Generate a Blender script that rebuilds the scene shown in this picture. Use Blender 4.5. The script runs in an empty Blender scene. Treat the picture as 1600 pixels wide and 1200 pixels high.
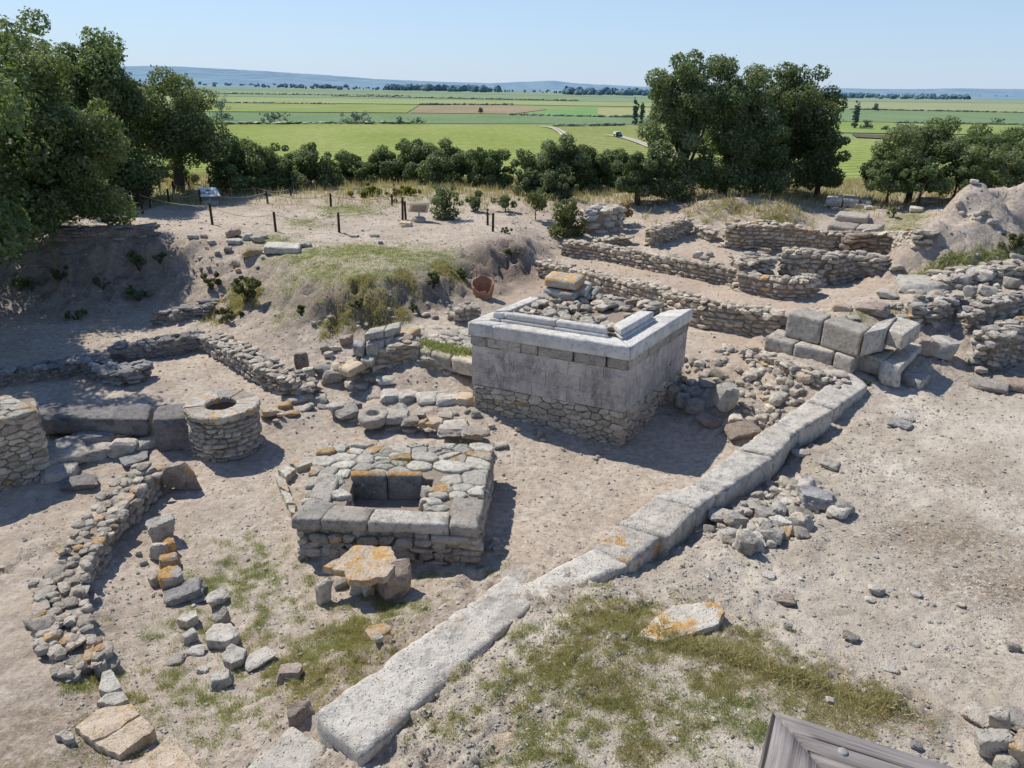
import bpy, bmesh, math, random
import numpy as np
from mathutils import Vector, Matrix

random.seed(11)
R = np.random.default_rng(11)
PI = math.pi
SC = bpy.context.scene
COL = SC.collection

# ------------------------------------------------------------------ camera (a survey of the place: 1600x1200 px, f = 1150 px)
FPX = 1150.0
PITCH = math.atan(466 / 1150.0)
ROLL = math.radians(-0.9)
CAMZ = 7.0
_c, _s = math.cos(PITCH), math.sin(PITCH)
FW = np.array([0, _c, -_s]); R0 = np.array([1.0, 0, 0]); U0 = np.array([0, _s, _c])
RT = R0 * math.cos(ROLL) - U0 * math.sin(ROLL)
UP = U0 * math.cos(ROLL) + R0 * math.sin(ROLL)

def ray(px, py):
    return FW + RT * (px - 800) / FPX - UP * (py - 600) / FPX

def at(px, py, z=0.0):
    """survey point: where the sight line of a pixel meets the level z"""
    d = ray(px, py); t = (z - CAMZ) / d[2]
    p = d * t; p[2] = z
    return p

def aty(px, py, y):
    d = ray(px, py); p = d * (y / d[1]); p[2] += CAMZ
    return p

def depth(p):
    return float((np.array([p[0], p[1], p[2] - CAMZ])) @ FW)

cam = bpy.data.cameras.new('camera'); camo = bpy.data.objects.new('camera', cam); COL.objects.link(camo)
cam.sensor_width = 36; cam.lens = 36 * FPX / 1600; cam.clip_start = 0.05; cam.clip_end = 30000
M = Matrix(((RT[0], UP[0], -FW[0], 0), (RT[1], UP[1], -FW[1], 0), (RT[2], UP[2], -FW[2], CAMZ), (0, 0, 0, 1)))
camo.matrix_world = M
SC.camera = camo

# ------------------------------------------------------------------ noise
def _h(ix, iy, iz, seed):
    n = (ix * 73856093) ^ (iy * 19349663) ^ (iz * 83492791) ^ (seed * 2654435)
    n &= 0xffffffff
    n = ((n ^ (n >> 13)) * 1274126177) & 0xffffffff
    n = ((n ^ (n >> 16)) * 668265263) & 0xffffffff
    n ^= n >> 15
    return (n & 0xffffff) / float(0xffffff)

def vnoise(P, seed=0):
    P = np.asarray(P, float)
    i = np.floor(P).astype(np.int64); f = P - i
    f = f * f * f * (f * (f * 6 - 15) + 10)
    x, y, z = i[:, 0], i[:, 1], i[:, 2]; fx, fy, fz = f[:, 0], f[:, 1], f[:, 2]
    def g(a, b, c): return _h(x + a, y + b, z + c, seed)
    x00 = g(0,0,0)*(1-fx)+g(1,0,0)*fx; x10 = g(0,1,0)*(1-fx)+g(1,1,0)*fx
    x01 = g(0,0,1)*(1-fx)+g(1,0,1)*fx; x11 = g(0,1,1)*(1-fx)+g(1,1,1)*fx
    return ((x00*(1-fy)+x10*fy)*(1-fz) + (x01*(1-fy)+x11*fy)*fz) * 2 - 1

def fbm(P, octv=4, seed=0, gain=.5):
    P = np.asarray(P, float); a = 1.0; s = np.zeros(len(P)); t = 0
    for k in range(octv):
        s += a * vnoise(P * (2.03 ** k) + 17.3 * k, seed + k); t += a; a *= gain
    return s / t

def fbm2(x, y, fr, octv=4, seed=0):
    x = np.asarray(x, float).ravel(); y = np.asarray(y, float).ravel()
    return fbm(np.stack([x * fr, y * fr, np.zeros_like(x) + .37], 1), octv, seed)

# ------------------------------------------------------------------ objects
def props(o, label=None, cat=None, group=None, kind=None):
    if label: o['label'] = label
    if cat: o['category'] = cat
    if group: o['group'] = group
    if kind: o['kind'] = kind
    return o

def thing(name, label, cat, loc, group=None):
    o = bpy.data.objects.new(name, None); COL.objects.link(o)
    o.location = tuple(float(v) for v in loc); o.empty_display_size = .2
    return props(o, label, cat, group)

class MB:
    """collects faces in world coordinates; build() links them as ONE mesh object"""
    def __init__(s):
        s.v = []; s.l = []; s.n = []; s.rv = []; s.li = []; s.mi = []; s.sm = []; s.k = 0
    def add(s, V, F, rv=.5, li=0., mi=0, sm=False):
        V = np.asarray(V, float); F = np.asarray(F, np.int64)
        m = len(F)
        s.v.append(V); s.l.append((F + s.k).ravel()); s.n.append(np.full(m, F.shape[1], np.int64))
        for lst, val in ((s.rv, rv), (s.li, li), (s.mi, mi), (s.sm, sm)):
            lst.append(np.broadcast_to(np.asarray(val, float), (m,)))
        s.k += len(V)
    def poly(s, V, rv=.5, li=0., mi=0, sm=False):
        s.add(V, [list(range(len(V)))], rv, li, mi, sm)
    def box(s, c, size, rz=0., rv=.5, li=0., mi=0, Rm=None):
        h = np.array(size, float) / 2
        V = np.array([(x, y, z) for x in (-1, 1) for y in (-1, 1) for z in (-1, 1)], float) * h
        if Rm is None:
            a, b = math.cos(rz), math.sin(rz); Rm = np.array([[a, -b, 0], [b, a, 0], [0, 0, 1]])
        V = V @ Rm.T + np.array(c, float)
        s.add(V, [(0,1,3,2),(4,6,7,5),(0,4,5,1),(2,3,7,6),(0,2,6,4),(1,5,7,3)], rv, li, mi)
    def tube(s, pts, rad, seg=8, rv=.5, mi=0, li=0., cap=True):
        pts = np.asarray(pts, float); n = len(pts)
        rad = np.broadcast_to(np.asarray(rad, float), (n,))
        V = []
        t = np.gradient(pts, axis=0) if n > 1 else np.array([[0, 0, 1.]])
        for i in range(n):
            d = t[i] / (np.linalg.norm(t[i]) + 1e-9)
            a = np.cross(d, [0, 0, 1.]) if abs(d[2]) < .95 else np.cross(d, [1., 0, 0])
            a /= np.linalg.norm(a); b = np.cross(d, a)
            for k in range(seg):
                w = 2 * PI * k / seg
                V.append(pts[i] + rad[i] * (a * math.cos(w) + b * math.sin(w)))
        F = [(i*seg+k, i*seg+(k+1) % seg, (i+1)*seg+(k+1) % seg, (i+1)*seg+k) for i in range(n-1) for k in range(seg)]
        s.add(V, F, rv, li, mi, True)
        if cap:
            s.poly(V[:seg], rv, li, mi); s.poly(V[-seg:][::-1], rv, li, mi)
    def lathe(s, prof, c=(0, 0, 0), seg=24, rv=.5, mi=0, li=0.):
        V = []
        for r, z in prof:
            for k in range(seg):
                w = 2 * PI * k / seg; V.append((c[0] + r*math.cos(w), c[1] + r*math.sin(w), c[2] + z))
        F = [(i*seg+k, i*seg+(k+1) % seg, (i+1)*seg+(k+1) % seg, (i+1)*seg+k) for i in range(len(prof)-1) for k in range(seg)]
        s.add(V, F, rv, li, mi, True)
    def build(s, name, mats, parent=None, loc=None, sharp=0):
        V = np.concatenate(s.v); L = np.concatenate(s.l); N = np.concatenate(s.n)
        if parent is not None: org = np.array(parent.matrix_world.translation if parent.parent else parent.location)
        elif loc is not None: org = np.array(loc, float)
        else:
            lo, hi = V.min(0), V.max(0); org = np.array([(lo[0]+hi[0])/2, (lo[1]+hi[1])/2, lo[2]])
        if parent is not None and parent.parent is not None:
            org = np.array(parent.location) + np.array(parent.parent.location)
        me = bpy.data.meshes.new(name)
        me.vertices.add(len(V)); me.vertices.foreach_set('co', (V - org).astype(np.float32).ravel())
        me.loops.add(len(L)); me.loops.foreach_set('vertex_index', L.astype(np.int32))
        me.polygons.add(len(N)); st = np.concatenate([[0], np.cumsum(N)[:-1]])
        me.polygons.foreach_set('loop_start', st.astype(np.int32))
        me.polygons.foreach_set('material_index', np.concatenate(s.mi).astype(np.int32))
        me.polygons.foreach_set('use_smooth', np.concatenate(s.sm).astype(bool))
        me.update(calc_edges=True)
        for nm, lst in (('rv', s.rv), ('li', s.li)):
            a = me.attributes.new(nm, 'FLOAT', 'FACE'); a.data.foreach_set('value', np.concatenate(lst).astype(np.float32))
        if sharp: me.set_sharp_from_angle(angle=math.radians(sharp))
        for m in (mats if isinstance(mats, (list, tuple)) else [mats]): me.materials.append(m)
        o = bpy.data.objects.new(name, me); COL.objects.link(o)
        if parent is not None: o.parent = parent
        else: o.location = tuple(org)
        return o

# ------------------------------------------------------------------ materials
def newmat(name):
    m = bpy.data.materials.new(name); m.use_nodes = True
    nt = m.node_tree; nt.nodes.clear()
    out = nt.nodes.new('ShaderNodeOutputMaterial'); b = nt.nodes.new('ShaderNodeBsdfPrincipled')
    nt.links.new(b.outputs[0], out.inputs[0])
    b.inputs['Roughness'].default_value = .9
    b.inputs['Specular IOR Level'].default_value = .2
    return m, nt, b, out

class N:
    def __init__(s, nt): s.nt = nt
    def node(s, t, **kw):
        n = s.nt.nodes.new(t)
        for k, v in kw.items(): setattr(n, k, v)
        return n
    def lk(s, a, b): s.nt.links.new(a, b)
    def val(s, sock, v):
        if hasattr(v, 'is_linked') or hasattr(v, 'links'): s.lk(v, sock)
        else:
            if isinstance(v, (tuple, list)) and len(v) == 3 and sock.type == 'RGBA': v = (*v, 1)
            sock.default_value = v
    def pos(s): return s.node('ShaderNodeNewGeometry').outputs['Position']
    def attr(s, name): return s.node('ShaderNodeAttribute', attribute_name=name).outputs['Fac']
    def noise(s, vec, scale, detail=4, rough=.55, dist=0.):
        n = s.node('ShaderNodeTexNoise'); s.lk(vec, n.inputs['Vector'])
        n.inputs['Scale'].default_value = scale; n.inputs['Detail'].default_value = detail
        n.inputs['Roughness'].default_value = rough; n.inputs['Distortion'].default_value = dist
        return n.outputs['Fac']
    def vor(s, vec, scale, feat='F1', out='Distance'):
        n = s.node('ShaderNodeTexVoronoi', feature=feat); s.lk(vec, n.inputs['Vector']); n.inputs['Scale'].default_value = scale
        return n.outputs[out]
    def ramp(s, f, a, b, lo=0., hi=1.):
        n = s.node('ShaderNodeMapRange'); s.val(n.inputs[0], f)
        n.inputs[1].default_value = a; n.inputs[2].default_value = b; n.inputs[3].default_value = lo; n.inputs[4].default_value = hi
        return n.outputs[0]
    def mix(s, f, a, b, mode='MIX'):
        n = s.node('ShaderNodeMix', data_type='RGBA', blend_type=mode)
        s.val(n.inputs[0], f); s.val(n.inputs[6], a); s.val(n.inputs[7], b)
        return n.outputs[2]
    def math(s, op, a, b=0.):
        n = s.node('ShaderNodeMath', operation=op); s.val(n.inputs[0], a); s.val(n.inputs[1], b)
        return n.outputs[0]
    def mul(s, col, f):
        n = s.node('ShaderNodeVectorMath', operation='SCALE'); s.lk(col, n.inputs[0]); s.val(n.inputs['Scale'], f)
        return n.outputs[0]
    def scalevec(s, vec, sx, sy, sz):
        n = s.node('ShaderNodeMapping'); s.lk(vec, n.inputs[0]); n.inputs['Scale'].default_value = (sx, sy, sz)
        return n.outputs[0]
    def bump(s, h, strength=.5, dist=.02, nrm=None):
        n = s.node('ShaderNodeBump'); s.val(n.inputs['Height'], h)
        n.inputs['Strength'].default_value = strength; n.inputs['Distance'].default_value = dist
        if nrm is not None: s.lk(nrm, n.inputs['Normal'])
        return n.outputs[0]

def stone(name, c1, c2, c3, pit=.5, fine=1., lich=1., var=(.82, 1.42), stain=0.):
    """weathered limestone: c1/c2 mottle, c3 dark crust, orange lichen where the face attribute li asks for it"""
    m, nt, b, out = newmat(name); n = N(nt); p = n.pos()
    rv = n.attr('rv'); li = n.attr('li')
    # every stone gets its own patch of the pattern
    off = n.node('ShaderNodeVectorMath', operation='ADD'); n.lk(p, off.inputs[0])
    cx = n.node('ShaderNodeCombineXYZ'); sh = n.math('MULTIPLY', rv, 37.); n.lk(sh, cx.inputs[0]); n.lk(sh, cx.inputs[2]); n.lk(cx.outputs[0], off.inputs[1])
    q = off.outputs[0]
    a = n.noise(q, 2.6*fine, 6, .6)
    col = n.mix(n.ramp(a, .35, .65), c1, c2)
    hue = n.noise(q, .9, 2)
    col = n.mix(n.ramp(hue, .45, .75, 0, .35), col, (.42, .33, .23))
    crust = n.noise(q, 9*fine, 8, .68)
    up = n.node('ShaderNodeSeparateXYZ'); n.lk(n.node('ShaderNodeNewGeometry').outputs['True Normal'], up.inputs[0])
    col = n.mix(n.ramp(crust, .5, .68, 0, .75), col, c3)
    blot = n.noise(q, 3.4*fine, 8, .7)
    col = n.mix(n.ramp(blot, .54, .66, 0, .45), col, c3)
    pale = n.noise(q, 16*fine, 5, .6)
    col = n.mix(n.ramp(pale, .6, .7, 0, .55), col, (.62, .6, .55))
    if stain:
        st = n.math('MULTIPLY', n.ramp(n.noise(p, 1.3, 5, .6), .42, .62), n.ramp(n.noise(n.scalevec(p, 1, 1, .5), 9., 8, .75), .36, .62))
        col = n.mix(n.math('MULTIPLY', st, stain), col, (.14, .13, .125))
        run = n.ramp(n.noise(n.scalevec(p, 7., 7., .35), 1., 6, .7), .54, .72, 0, .38)   # rain runs
        col = n.mix(run, col, (.2, .185, .175))
    lf = n.noise(q, 4.2, 6, .62)
    t = n.math('ADD', n.math('ADD', lf, n.math('MULTIPLY', li, .29)), n.math('MULTIPLY', n.math('SUBTRACT', crust, .5), .5))
    lm = n.ramp(t, .66, .76, 0, lich*.85)
    lcol = n.mix(n.ramp(pale, .4, .6), (.45, .215, .05), (.56, .36, .12))
    gate = n.math('GREATER_THAN', li, .02)
    col = n.mix(n.math('MULTIPLY', lm, gate), col, lcol)
    col = n.mul(col, n.ramp(rv, 0, 1, *var))
    pits = n.vor(q, 38*fine)
    pm = n.ramp(pits, .08, .3, 0, 1)
    pn = n.ramp(n.noise(q, 11*fine, 4), .45, .6)
    hole = n.math('MULTIPLY', n.math('SUBTRACT', 1., pm), pn)
    col = n.mix(n.math('MULTIPLY', hole, pit), col, (.06, .055, .05))
    n.lk(col, b.inputs['Base Color'])
    hgt = n.math('ADD', n.math('MULTIPLY', crust, 1.1), n.math('MULTIPLY', n.noise(q, 42*fine, 6, .7), .6))
    hgt = n.math('SUBTRACT', hgt, n.math('MULTIPLY', hole, .6))
    n.lk(n.bump(hgt, 1., .045), b.inputs['Normal'])
    return m

def flat(name, col, rough=.85, nz=8., amp=.25, bump=.3, sx=(1, 1, 1), dist=.01, spec=.2):
    m, nt, b, out = newmat(name); n = N(nt); p = n.scalevec(n.pos(), *sx)
    a = n.noise(p, nz, 6, .65)
    c = n.node('ShaderNodeRGB'); c.outputs[0].default_value = (*col, 1)
    rv = n.attr('rv')
    n.lk(n.mul(n.mul(c.outputs[0], n.ramp(a, .25, .75, 1-amp, 1+amp)), n.ramp(rv, 0, 1, .85, 1.15)), b.inputs['Base Color'])
    b.inputs['Roughness'].default_value = rough; b.inputs['Specular IOR Level'].default_value = spec
    if bump: n.lk(n.bump(a, bump, dist), b.inputs['Normal'])
    return m

def leafmat(name, c_dark, c_mid, c_light, trans=.4):
    m, nt, b, out = newmat(name); n = N(nt)
    rv = n.attr('rv')
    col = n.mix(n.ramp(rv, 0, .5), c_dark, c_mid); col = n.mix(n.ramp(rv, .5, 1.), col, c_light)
    n.lk(col, b.inputs['Base Color']); b.inputs['Roughness'].default_value = .55; b.inputs['Specular IOR Level'].default_value = .35
    if trans:
        t = n.node('ShaderNodeBsdfTranslucent'); n.lk(n.mix(.5, col, (.25, .33, .04)), t.inputs[0])
        mx = n.node('ShaderNodeMixShader'); mx.inputs[0].default_value = trans
        n.lk(b.outputs[0], mx.inputs[1]); n.lk(t.outputs[0], mx.inputs[2]); n.lk(mx.outputs[0], out.inputs[0])
    return m

MAT = {}
MAT['field'] = stone('fieldstone', (.40, .35, .285), (.57, .51, .42), (.15, .135, .118), .4, 1.2, .8)
MAT['fieldwarm'] = stone('warm_fieldstone', (.46, .395, .305), (.61, .535, .425), (.18, .15, .12), .35, 1.2, .8)
MAT['pale'] = stone('pale_limestone', (.49, .45, .385), (.64, .595, .515), (.2, .19, .18), .85, .8, 1., (.90, 1.2))
MAT['grey'] = stone('grey_limestone', (.37, .335, .29), (.51, .47, .405), (.14, .13, .12), .8, .9, 1.)
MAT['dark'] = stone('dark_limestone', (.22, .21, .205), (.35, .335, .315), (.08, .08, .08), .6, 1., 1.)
MAT['tan'] = stone('tan_sandstone', (.46, .36, .25), (.57, .47, .35), (.27, .2, .14), .3, 1., 1.)
MAT['brown'] = stone('brown_stone', (.27, .215, .175), (.38, .31, .25), (.13, .10, .085), .3, 1., 1.)
MAT['cream'] = stone('cream_paving', (.48, .445, .37), (.63, .595, .51), (.22, .205, .18), .4, 1.1, .9, (.8, 1.26))
MAT['ashlar'] = stone('smooth_ashlar', (.55, .485, .42), (.66, .595, .525), (.36, .33, .305), .3, .5, 0., (.92, 1.06), .8)
MAT['marble'] = stone('white_marble', (.66, .63, .58), (.78, .75, .70), (.36, .355, .35), .2, .6, 0., (.93, 1.05))
MAT['mortar'] = flat('mortar_earth', (.27, .22, .17), .95, 14, .3, .6)
MAT['terracotta'] = flat('terracotta', (.34, .19, .12), .8, 6, .3, .4)
MAT['post'] = flat('dark_post_wood', (.055, .036, .026), .85, 20, .4, .4, (1, 1, .15))
MAT['rope'] = flat('rope', (.42, .38, .31), .9, 60, .2, .3)
MAT['bark'] = flat('bark', (.085, .068, .055), .95, 12, .4, .8, (1, 1, .3))
MAT['signwhite'] = flat('sign_white', (.78, .79, .8), .5, 3, .05, 0)
MAT['signink'] = flat('sign_ink', (.16, .18, .17), .6, 3, .2, 0)
MAT['signgreen'] = flat('sign_green', (.3, .36, .26), .6, 3, .2, 0)
MAT['metal'] = flat('grey_metal', (.36, .37, .39), .5, 20, .1, .1)
MAT['signtan'] = flat('sign_frame', (.62, .55, .44), .7, 9, .12, .1)
MAT['signback'] = flat('sign_back', (.33, .285, .235), .8, 9, .2, .2)
MAT['blue'] = flat('blue_paint', (.05, .14, .42), .4, 2, .1, 0)
MAT['white'] = flat('white_paint', (.75, .76, .78), .4, 2, .05, 0)
MAT['rubber'] = flat('rubber', (.03, .03, .03), .8, 2, .1, 0)
MAT['glass'] = flat('dark_glass', (.05, .07, .09), .15, 2, .1, 0, spec=.6)
MAT['screw'] = flat('steel_screw', (.3, .29, .28), .45, 50, .2, .2)
# ------------------------------------------------------------------ terrain: levels surveyed at points of the site
CP = []   # (px, py, z)
def cp(z, *pts):
    for a in pts: CP.append((a[0], a[1], z))
# court floor
cp(0., (430,760), (330,790), (420,860), (300,900), (860,790), (1000,745), (1085,735), (700,735), (480,690), (560,700), (850,850), (770,850), (960,800), (900,840), (430,680), (610,930), (720,900), (690,790), (520,790), (600,850), (600,760))
cp(-.1, (60,820), (150,780), (20,880), (230,760), (-80,860), (-160,950))
cp(.05, (210,950), (160,900), (330,980), (450,960))
cp(.12, (560,985), (250,1040), (400,1050), (190,1040)); cp(.3, (280,1130), (400,1110), (470,1085), (330,1165)); cp(.34, (45,890), (70,860)); cp(.42, (60,950), (20,1010), (90,1060), (40,1100), (110,1130), (-80,1050)); cp(.5, (40,1190), (200,1230), (-60,1250), (350,1260))
cp(.1, (640,965), (730,905))
# beside the kerb, court side
cp(.0, (935,842), (1000,800), (1060,765))
# plateau right of the kerb
cp(.985, (890,925), (850,945), (800,985), (750,1030), (700,1075), (660,1115), (620,1150)); cp(.8, (600,1185), (640,1190)); cp(.8, (1050,890), (1120,850), (1200,790), (1290,700), (1375,620))
cp(.78, (1450,640), (1430,740), (1320,800)); cp(.95, (1560,700), (1640,760), (1590,900)); cp(.85, (1400,900), (1250,900), (1450,1000)); cp(.86, (1130,930), (1200,985), (1330,1040))
cp(1.12, (1000,1000), (930,985), (1120,1000), (1000,1080), (860,1080)); cp(1.15, (1250,1070), (1380,1100)); cp(1.25, (1000,1150), (800,1180), (1150,1150)); cp(.93, (1420,1080), (1500,1080)); cp(1.15, (1590,1190), (1450,1190), (1700,1100)); cp(1.3, (1000,1260), (1300,1300), (700,1300))
# rubble slope between altar and kerb
cp(.95, (1085,520), (1140,530)); cp(.55, (1090,590)); cp(.05, (1050,650)); cp(.95, (1190,550), (1250,590)); cp(.8, (1130,570)); cp(.6, (1180,620)); cp(.25, (1130,660)); cp(.9, (1320,592)); cp(.65, (1250,640)); cp(.3, (1210,675)); cp(.04, (1110,690), (1180,705))
# behind the altar and the trench
cp(.95, (1000,480), (900,430), (850,440), (940,450), (1100,500), (1180,530)); cp(.9, (800,470), (770,500)); cp(1.0, (860,405)); cp(1.15, (950,405), (1050,433), (1180,465), (1270,482), (1120,450))
cp(1.4, (1000,382), (1090,392), (1150,405), (1200,412), (1240,395), (1060,392)); cp(1.35, (1330,440), (1210,440), (1390,425)); cp(1.45, (1250,500), (1330,480)); cp(1.2, (1200,510)); cp(1.75, (1350,480), (1300,490))
cp(2.75, (1170,309), (1140,310), (1200,313)); cp(2.55, (1105,318), (1232,324)); cp(1.95, (1150,342), (1250,348)); cp(2.0, (1300,312), (1270,330), (1440,322), (1400,318)); cp(1.85, (1310,347), (1390,352)); cp(2.25, (1250,290), (1340,282), (1400,290), (1480,280))
cp(1.5, (1420,398), (1400,410));  cp(2.0, (1450,402)); cp(2.15, (1540,390), (1590,400), (1480,400), (1660,420)); cp(1.9, (1430,425)); cp(2.05, (1560,425), (1480,425))
# lower hollow on the right, and the ledge of the stone terrace
cp(.7, (1570,600), (1530,600), (1640,620)); cp(.8, (1480,590), (1440,600)); cp(1.0, (1470,540)); cp(1.75, (1460,470), (1400,470)); cp(1.5, (1490,500)); cp(1.9, (1560,458), (1640,450))
# left bank
cp(.25, (60,560), (170,520), (250,505), (310,520), (300,590), (200,600), (400,620), (440,640)); cp(.1, (280,640), (150,690), (90,620)); cp(.35, (400,560), (470,575)); cp(.3, (0,600), (-100,640)); cp(.5, (620,585), (700,590)); cp(.1, (640,650), (690,660), (560,620)); cp(.95, (690,525), (640,520)); cp(.75, (560,515), (600,520)); cp(.95, (720,500), (660,500))
cp(2.0, (100,352), (200,345), (300,345), (430,340), (530,340), (330,320), (200,320), (640,335), (570,350), (400,362), (500,368), (40,335), (-60,330), (-160,340)); cp(1.8, (350,395)); cp(1.98, (100,362)); cp(1.95, (80,384), (150,384), (220,380), (275,382)); cp(1.0, (80,430), (150,430), (215,428), (262,430)); cp(1.0, (330,450)); cp(1.15, (400,450)); cp(.3, (60,492), (150,492), (225,484)); cp(1.0, (-80,440)); cp(.6, (-80,520))
cp(1.9, (450,400), (470,382), (540,382), (640,388), (690,375)); cp(.95, (440,480)); cp(1.62, (465,440), (520,449), (495,446)); cp(1.75, (560,447), (600,445), (630,442), (660,436), (690,428), (715,414)); cp(1.44, (500,467), (530,468), (560,467), (600,465), (630,462)); cp(1.17, (500,486), (560,486), (620,483)); cp(1.46, (660,456), (690,449), (715,436)); cp(1.15, (660,474), (695,468)); cp(1.05, (735,448)); cp(.7, (480,530)); cp(1.98, (745,398), (765,386), (785,379), (805,373)); cp(1.85, (824,368)); cp(1.25, (752,424)); cp(1.37, (775,418)); cp(1.42, (800,410)); cp(1.5, (822,398)); cp(.92, (765,442), (805,445), (835,425)); cp(1.3, (845,385)); cp(1.6, (870,365), (930,362))
cp(2.1, (500,310), (700,310), (760,312), (400,308), (620,315), (900,312), (1000,312), (300,300)); cp(1.95, (830,335), (770,345), (700,345)); cp(1.5, (980,360)); cp(1.9, (1000,330), (1050,335)); cp(2.2, (1100,305), (1180,300))
PTS = [at(a, b, z) for a, b, z in CP] + [aty(a, b, y) for a, b, y in ((1437,380,22.7), (1455,346,23.1), (1474,314,23.5), (1497,288,24.1), (1521,276,24.8), (1565,277,24.8), (1640,284,24.5), (1720,305,24.), (1530,340,23.3), (1590,345,23.2), (1490,375,22.6), (1540,315,23.9), (1500,335,23.3), (1543,283,24.7), (1560,300,24.3), (1580,312,24.), (1600,284,24.7), (1560,330,23.6))] + [np.array([17.6, 26, 3.9]), np.array([18.5, 27, 3.8]), np.array([22, 27, 3.7]), np.array([15.6, 26.5, 2.2])]
# beyond the frame and behind: the hill carries on, then falls to the plain
for x in range(-40, 61, 10):
    PTS += [np.array([x, 40, 2.1]), np.array([x*1.15, 47, 1.6]), np.array([x*1.3, 58, -2.6]), np.array([x*1.6, 75, -8.]), np.array([x*2., 105, -14.4]), np.array([x*2.2, 118, -14.6])]
for x in (-30, -22): PTS += [np.array([x, y, 1.6]) for y in (10, 16, 22, 30)]
for x in (22, 30, 40): PTS += [np.array([x, y, 1.6]) for y in (4, 9, 14)] + [np.array([x, y, 3.0]) for y in (24, 30)]
PTS += [np.array([14.5, 31.5, 2.2]), np.array([16.5, 34, 2.3]), np.array([20, 35, 2.5])]
for x in (-12, -6, 0, 6, 12): PTS += [np.array([x, 1.5, 1.3])]
PTS = np.array(PTS)
C_ = PTS[:, :2]; D_ = np.linalg.norm(C_[:, None] - C_[None], axis=2)
n_ = len(C_)
A_ = np.zeros((n_+3, n_+3)); A_[:n_, :n_] = D_ - np.eye(n_)*.12; A_[:n_, n_:] = np.c_[np.ones(n_), C_]; A_[n_:, :n_] = A_[:n_, n_:].T
W_ = np.linalg.solve(A_, np.r_[PTS[:, 2], 0, 0, 0])

def base_h(x, y):
    sh = np.shape(x); x = np.ravel(x); y = np.ravel(y); out = np.empty(len(x))
    for i in range(0, len(x), 20000):
        X = np.c_[x[i:i+20000], y[i:i+20000]]
        d = np.sqrt(((X[:, None] - C_[None])**2).sum(2))
        out[i:i+20000] = d @ W_[:n_] + W_[n_] + X @ W_[n_+1:]
    return out.reshape(sh)

ROWS, CLS = 620, 400
Y0, Y1, UM = 2.2, 118., 1.15
gy = Y0 * (Y1/Y0) ** (np.arange(ROWS)/(ROWS-1)); gu = np.linspace(-UM, UM, CLS)
GX = gy[:, None]*gu[None, :] * (1 + 3./gy[:, None]*.5); GYY = np.repeat(gy[:, None], CLS, 1)

def seg_dist(x, y, poly):
    """distance to a polyline and the signed side"""
    best = np.full(x.shape, 1e9); sgn = np.zeros(x.shape)
    for (x0, y0), (x1, y1) in zip(poly[:-1], poly[1:]):
        dx, dy = x1-x0, y1-y0; L2 = dx*dx+dy*dy
        t = np.clip(((x-x0)*dx + (y-y0)*dy)/L2, 0, 1)
        ex, ey = x-(x0+t*dx), y-(y0+t*dy); d = np.hypot(ex, ey)
        m = d < best; best = np.where(m, d, best); sgn = np.where(m, np.sign(dx*ey-dy*ex), sgn)
    return best, sgn

H0 = base_h(GX, GYY)
# soften once so the survey points do not show as cusps
for _ in range(5):
    P = np.pad(H0, 1, mode='edge'); H0 = (P[1:-1, 1:-1]*4 + P[:-2, 1:-1] + P[2:, 1:-1] + P[1:-1, :-2] + P[1:-1, 2:])/8
gz_y, gz_x = np.gradient(H0); slope = np.hypot(gz_y/np.gradient(GYY, axis=0), gz_x/np.gradient(GX, axis=1))
rough = np.clip((slope-.15)*2.4, 0, 1)*np.clip((60-GYY)/10, 0, 1)
sh_ = GX.shape
big = fbm2(GX, GYY, .55, 4, 3).reshape(sh_); mid = fbm2(GX, GYY, 2.3, 5, 5).reshape(sh_); fin = fbm2(GX, GYY, 9., 4, 9).reshape(sh_)
ridg = 1-np.abs(fbm2(GX + GYY*.2, GYY*.55, 2.6, 4, 21).reshape(sh_))*2
near = np.clip((60-GYY)/20, 0, 1)
vf = fbm2(GX, GYY, 24., 3, 15).reshape(sh_)
HZ = H0 + near*(.05*big + .04*mid + .022*fin + .012*vf + rough*(.20*mid + .12*fin + .16*(ridg-.5) + .03*vf))
# the rough crumbly ground of the plateau right of the kerb
kl = [tuple(at(a, b, .9)[:2]) for a, b in ((540,1150), (700,1010), (900,890), (1160,750), (1370,590))]
kd, ks = seg_dist(GX, GYY, kl)
strip = np.exp(-((kd-1.1)/.9)**2)*(ks < 0)
HZ += strip*(.07*mid + .05*np.maximum(fin, 0))

def H(x, y):
    x = np.asarray(x, float); y = np.clip(np.asarray(y, float), Y0, Y1-.01)
    r = np.log(y/Y0)/math.log(Y1/Y0)*(ROWS-1); r0 = np.clip(np.floor(r).astype(int), 0, ROWS-2); fr = r-r0
    u = x/(y*(1+1.5/y)); c = np.clip((u+UM)/(2*UM)*(CLS-1), 0, CLS-1.001); c0 = np.floor(c).astype(int); fc = c-c0
    return (HZ[r0, c0]*(1-fr)*(1-fc) + HZ[r0+1, c0]*fr*(1-fc) + HZ[r0, c0+1]*(1-fr)*fc + HZ[r0+1, c0+1]*fr*fc)

_T = 2.5*(112/2.5)**(np.arange(1600)/1599)
def atg(px, py):
    """survey point on the ground along the sight line of a pixel"""
    d = ray(px, py); x, y, z = d[0]*_T, d[1]*_T, d[2]*_T + CAMZ
    df = z - H(x, y); k = int(np.argmax(df < 0)) if (df < 0).any() else len(_T)-1
    if k == 0: t = _T[0]
    else: t = _T[k-1] + (_T[k]-_T[k-1])*df[k-1]/(df[k-1]-df[k] + 1e-9)
    p = d*t; p[2] += CAMZ; p[2] = float(H(p[0], p[1]))
    return p

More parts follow.
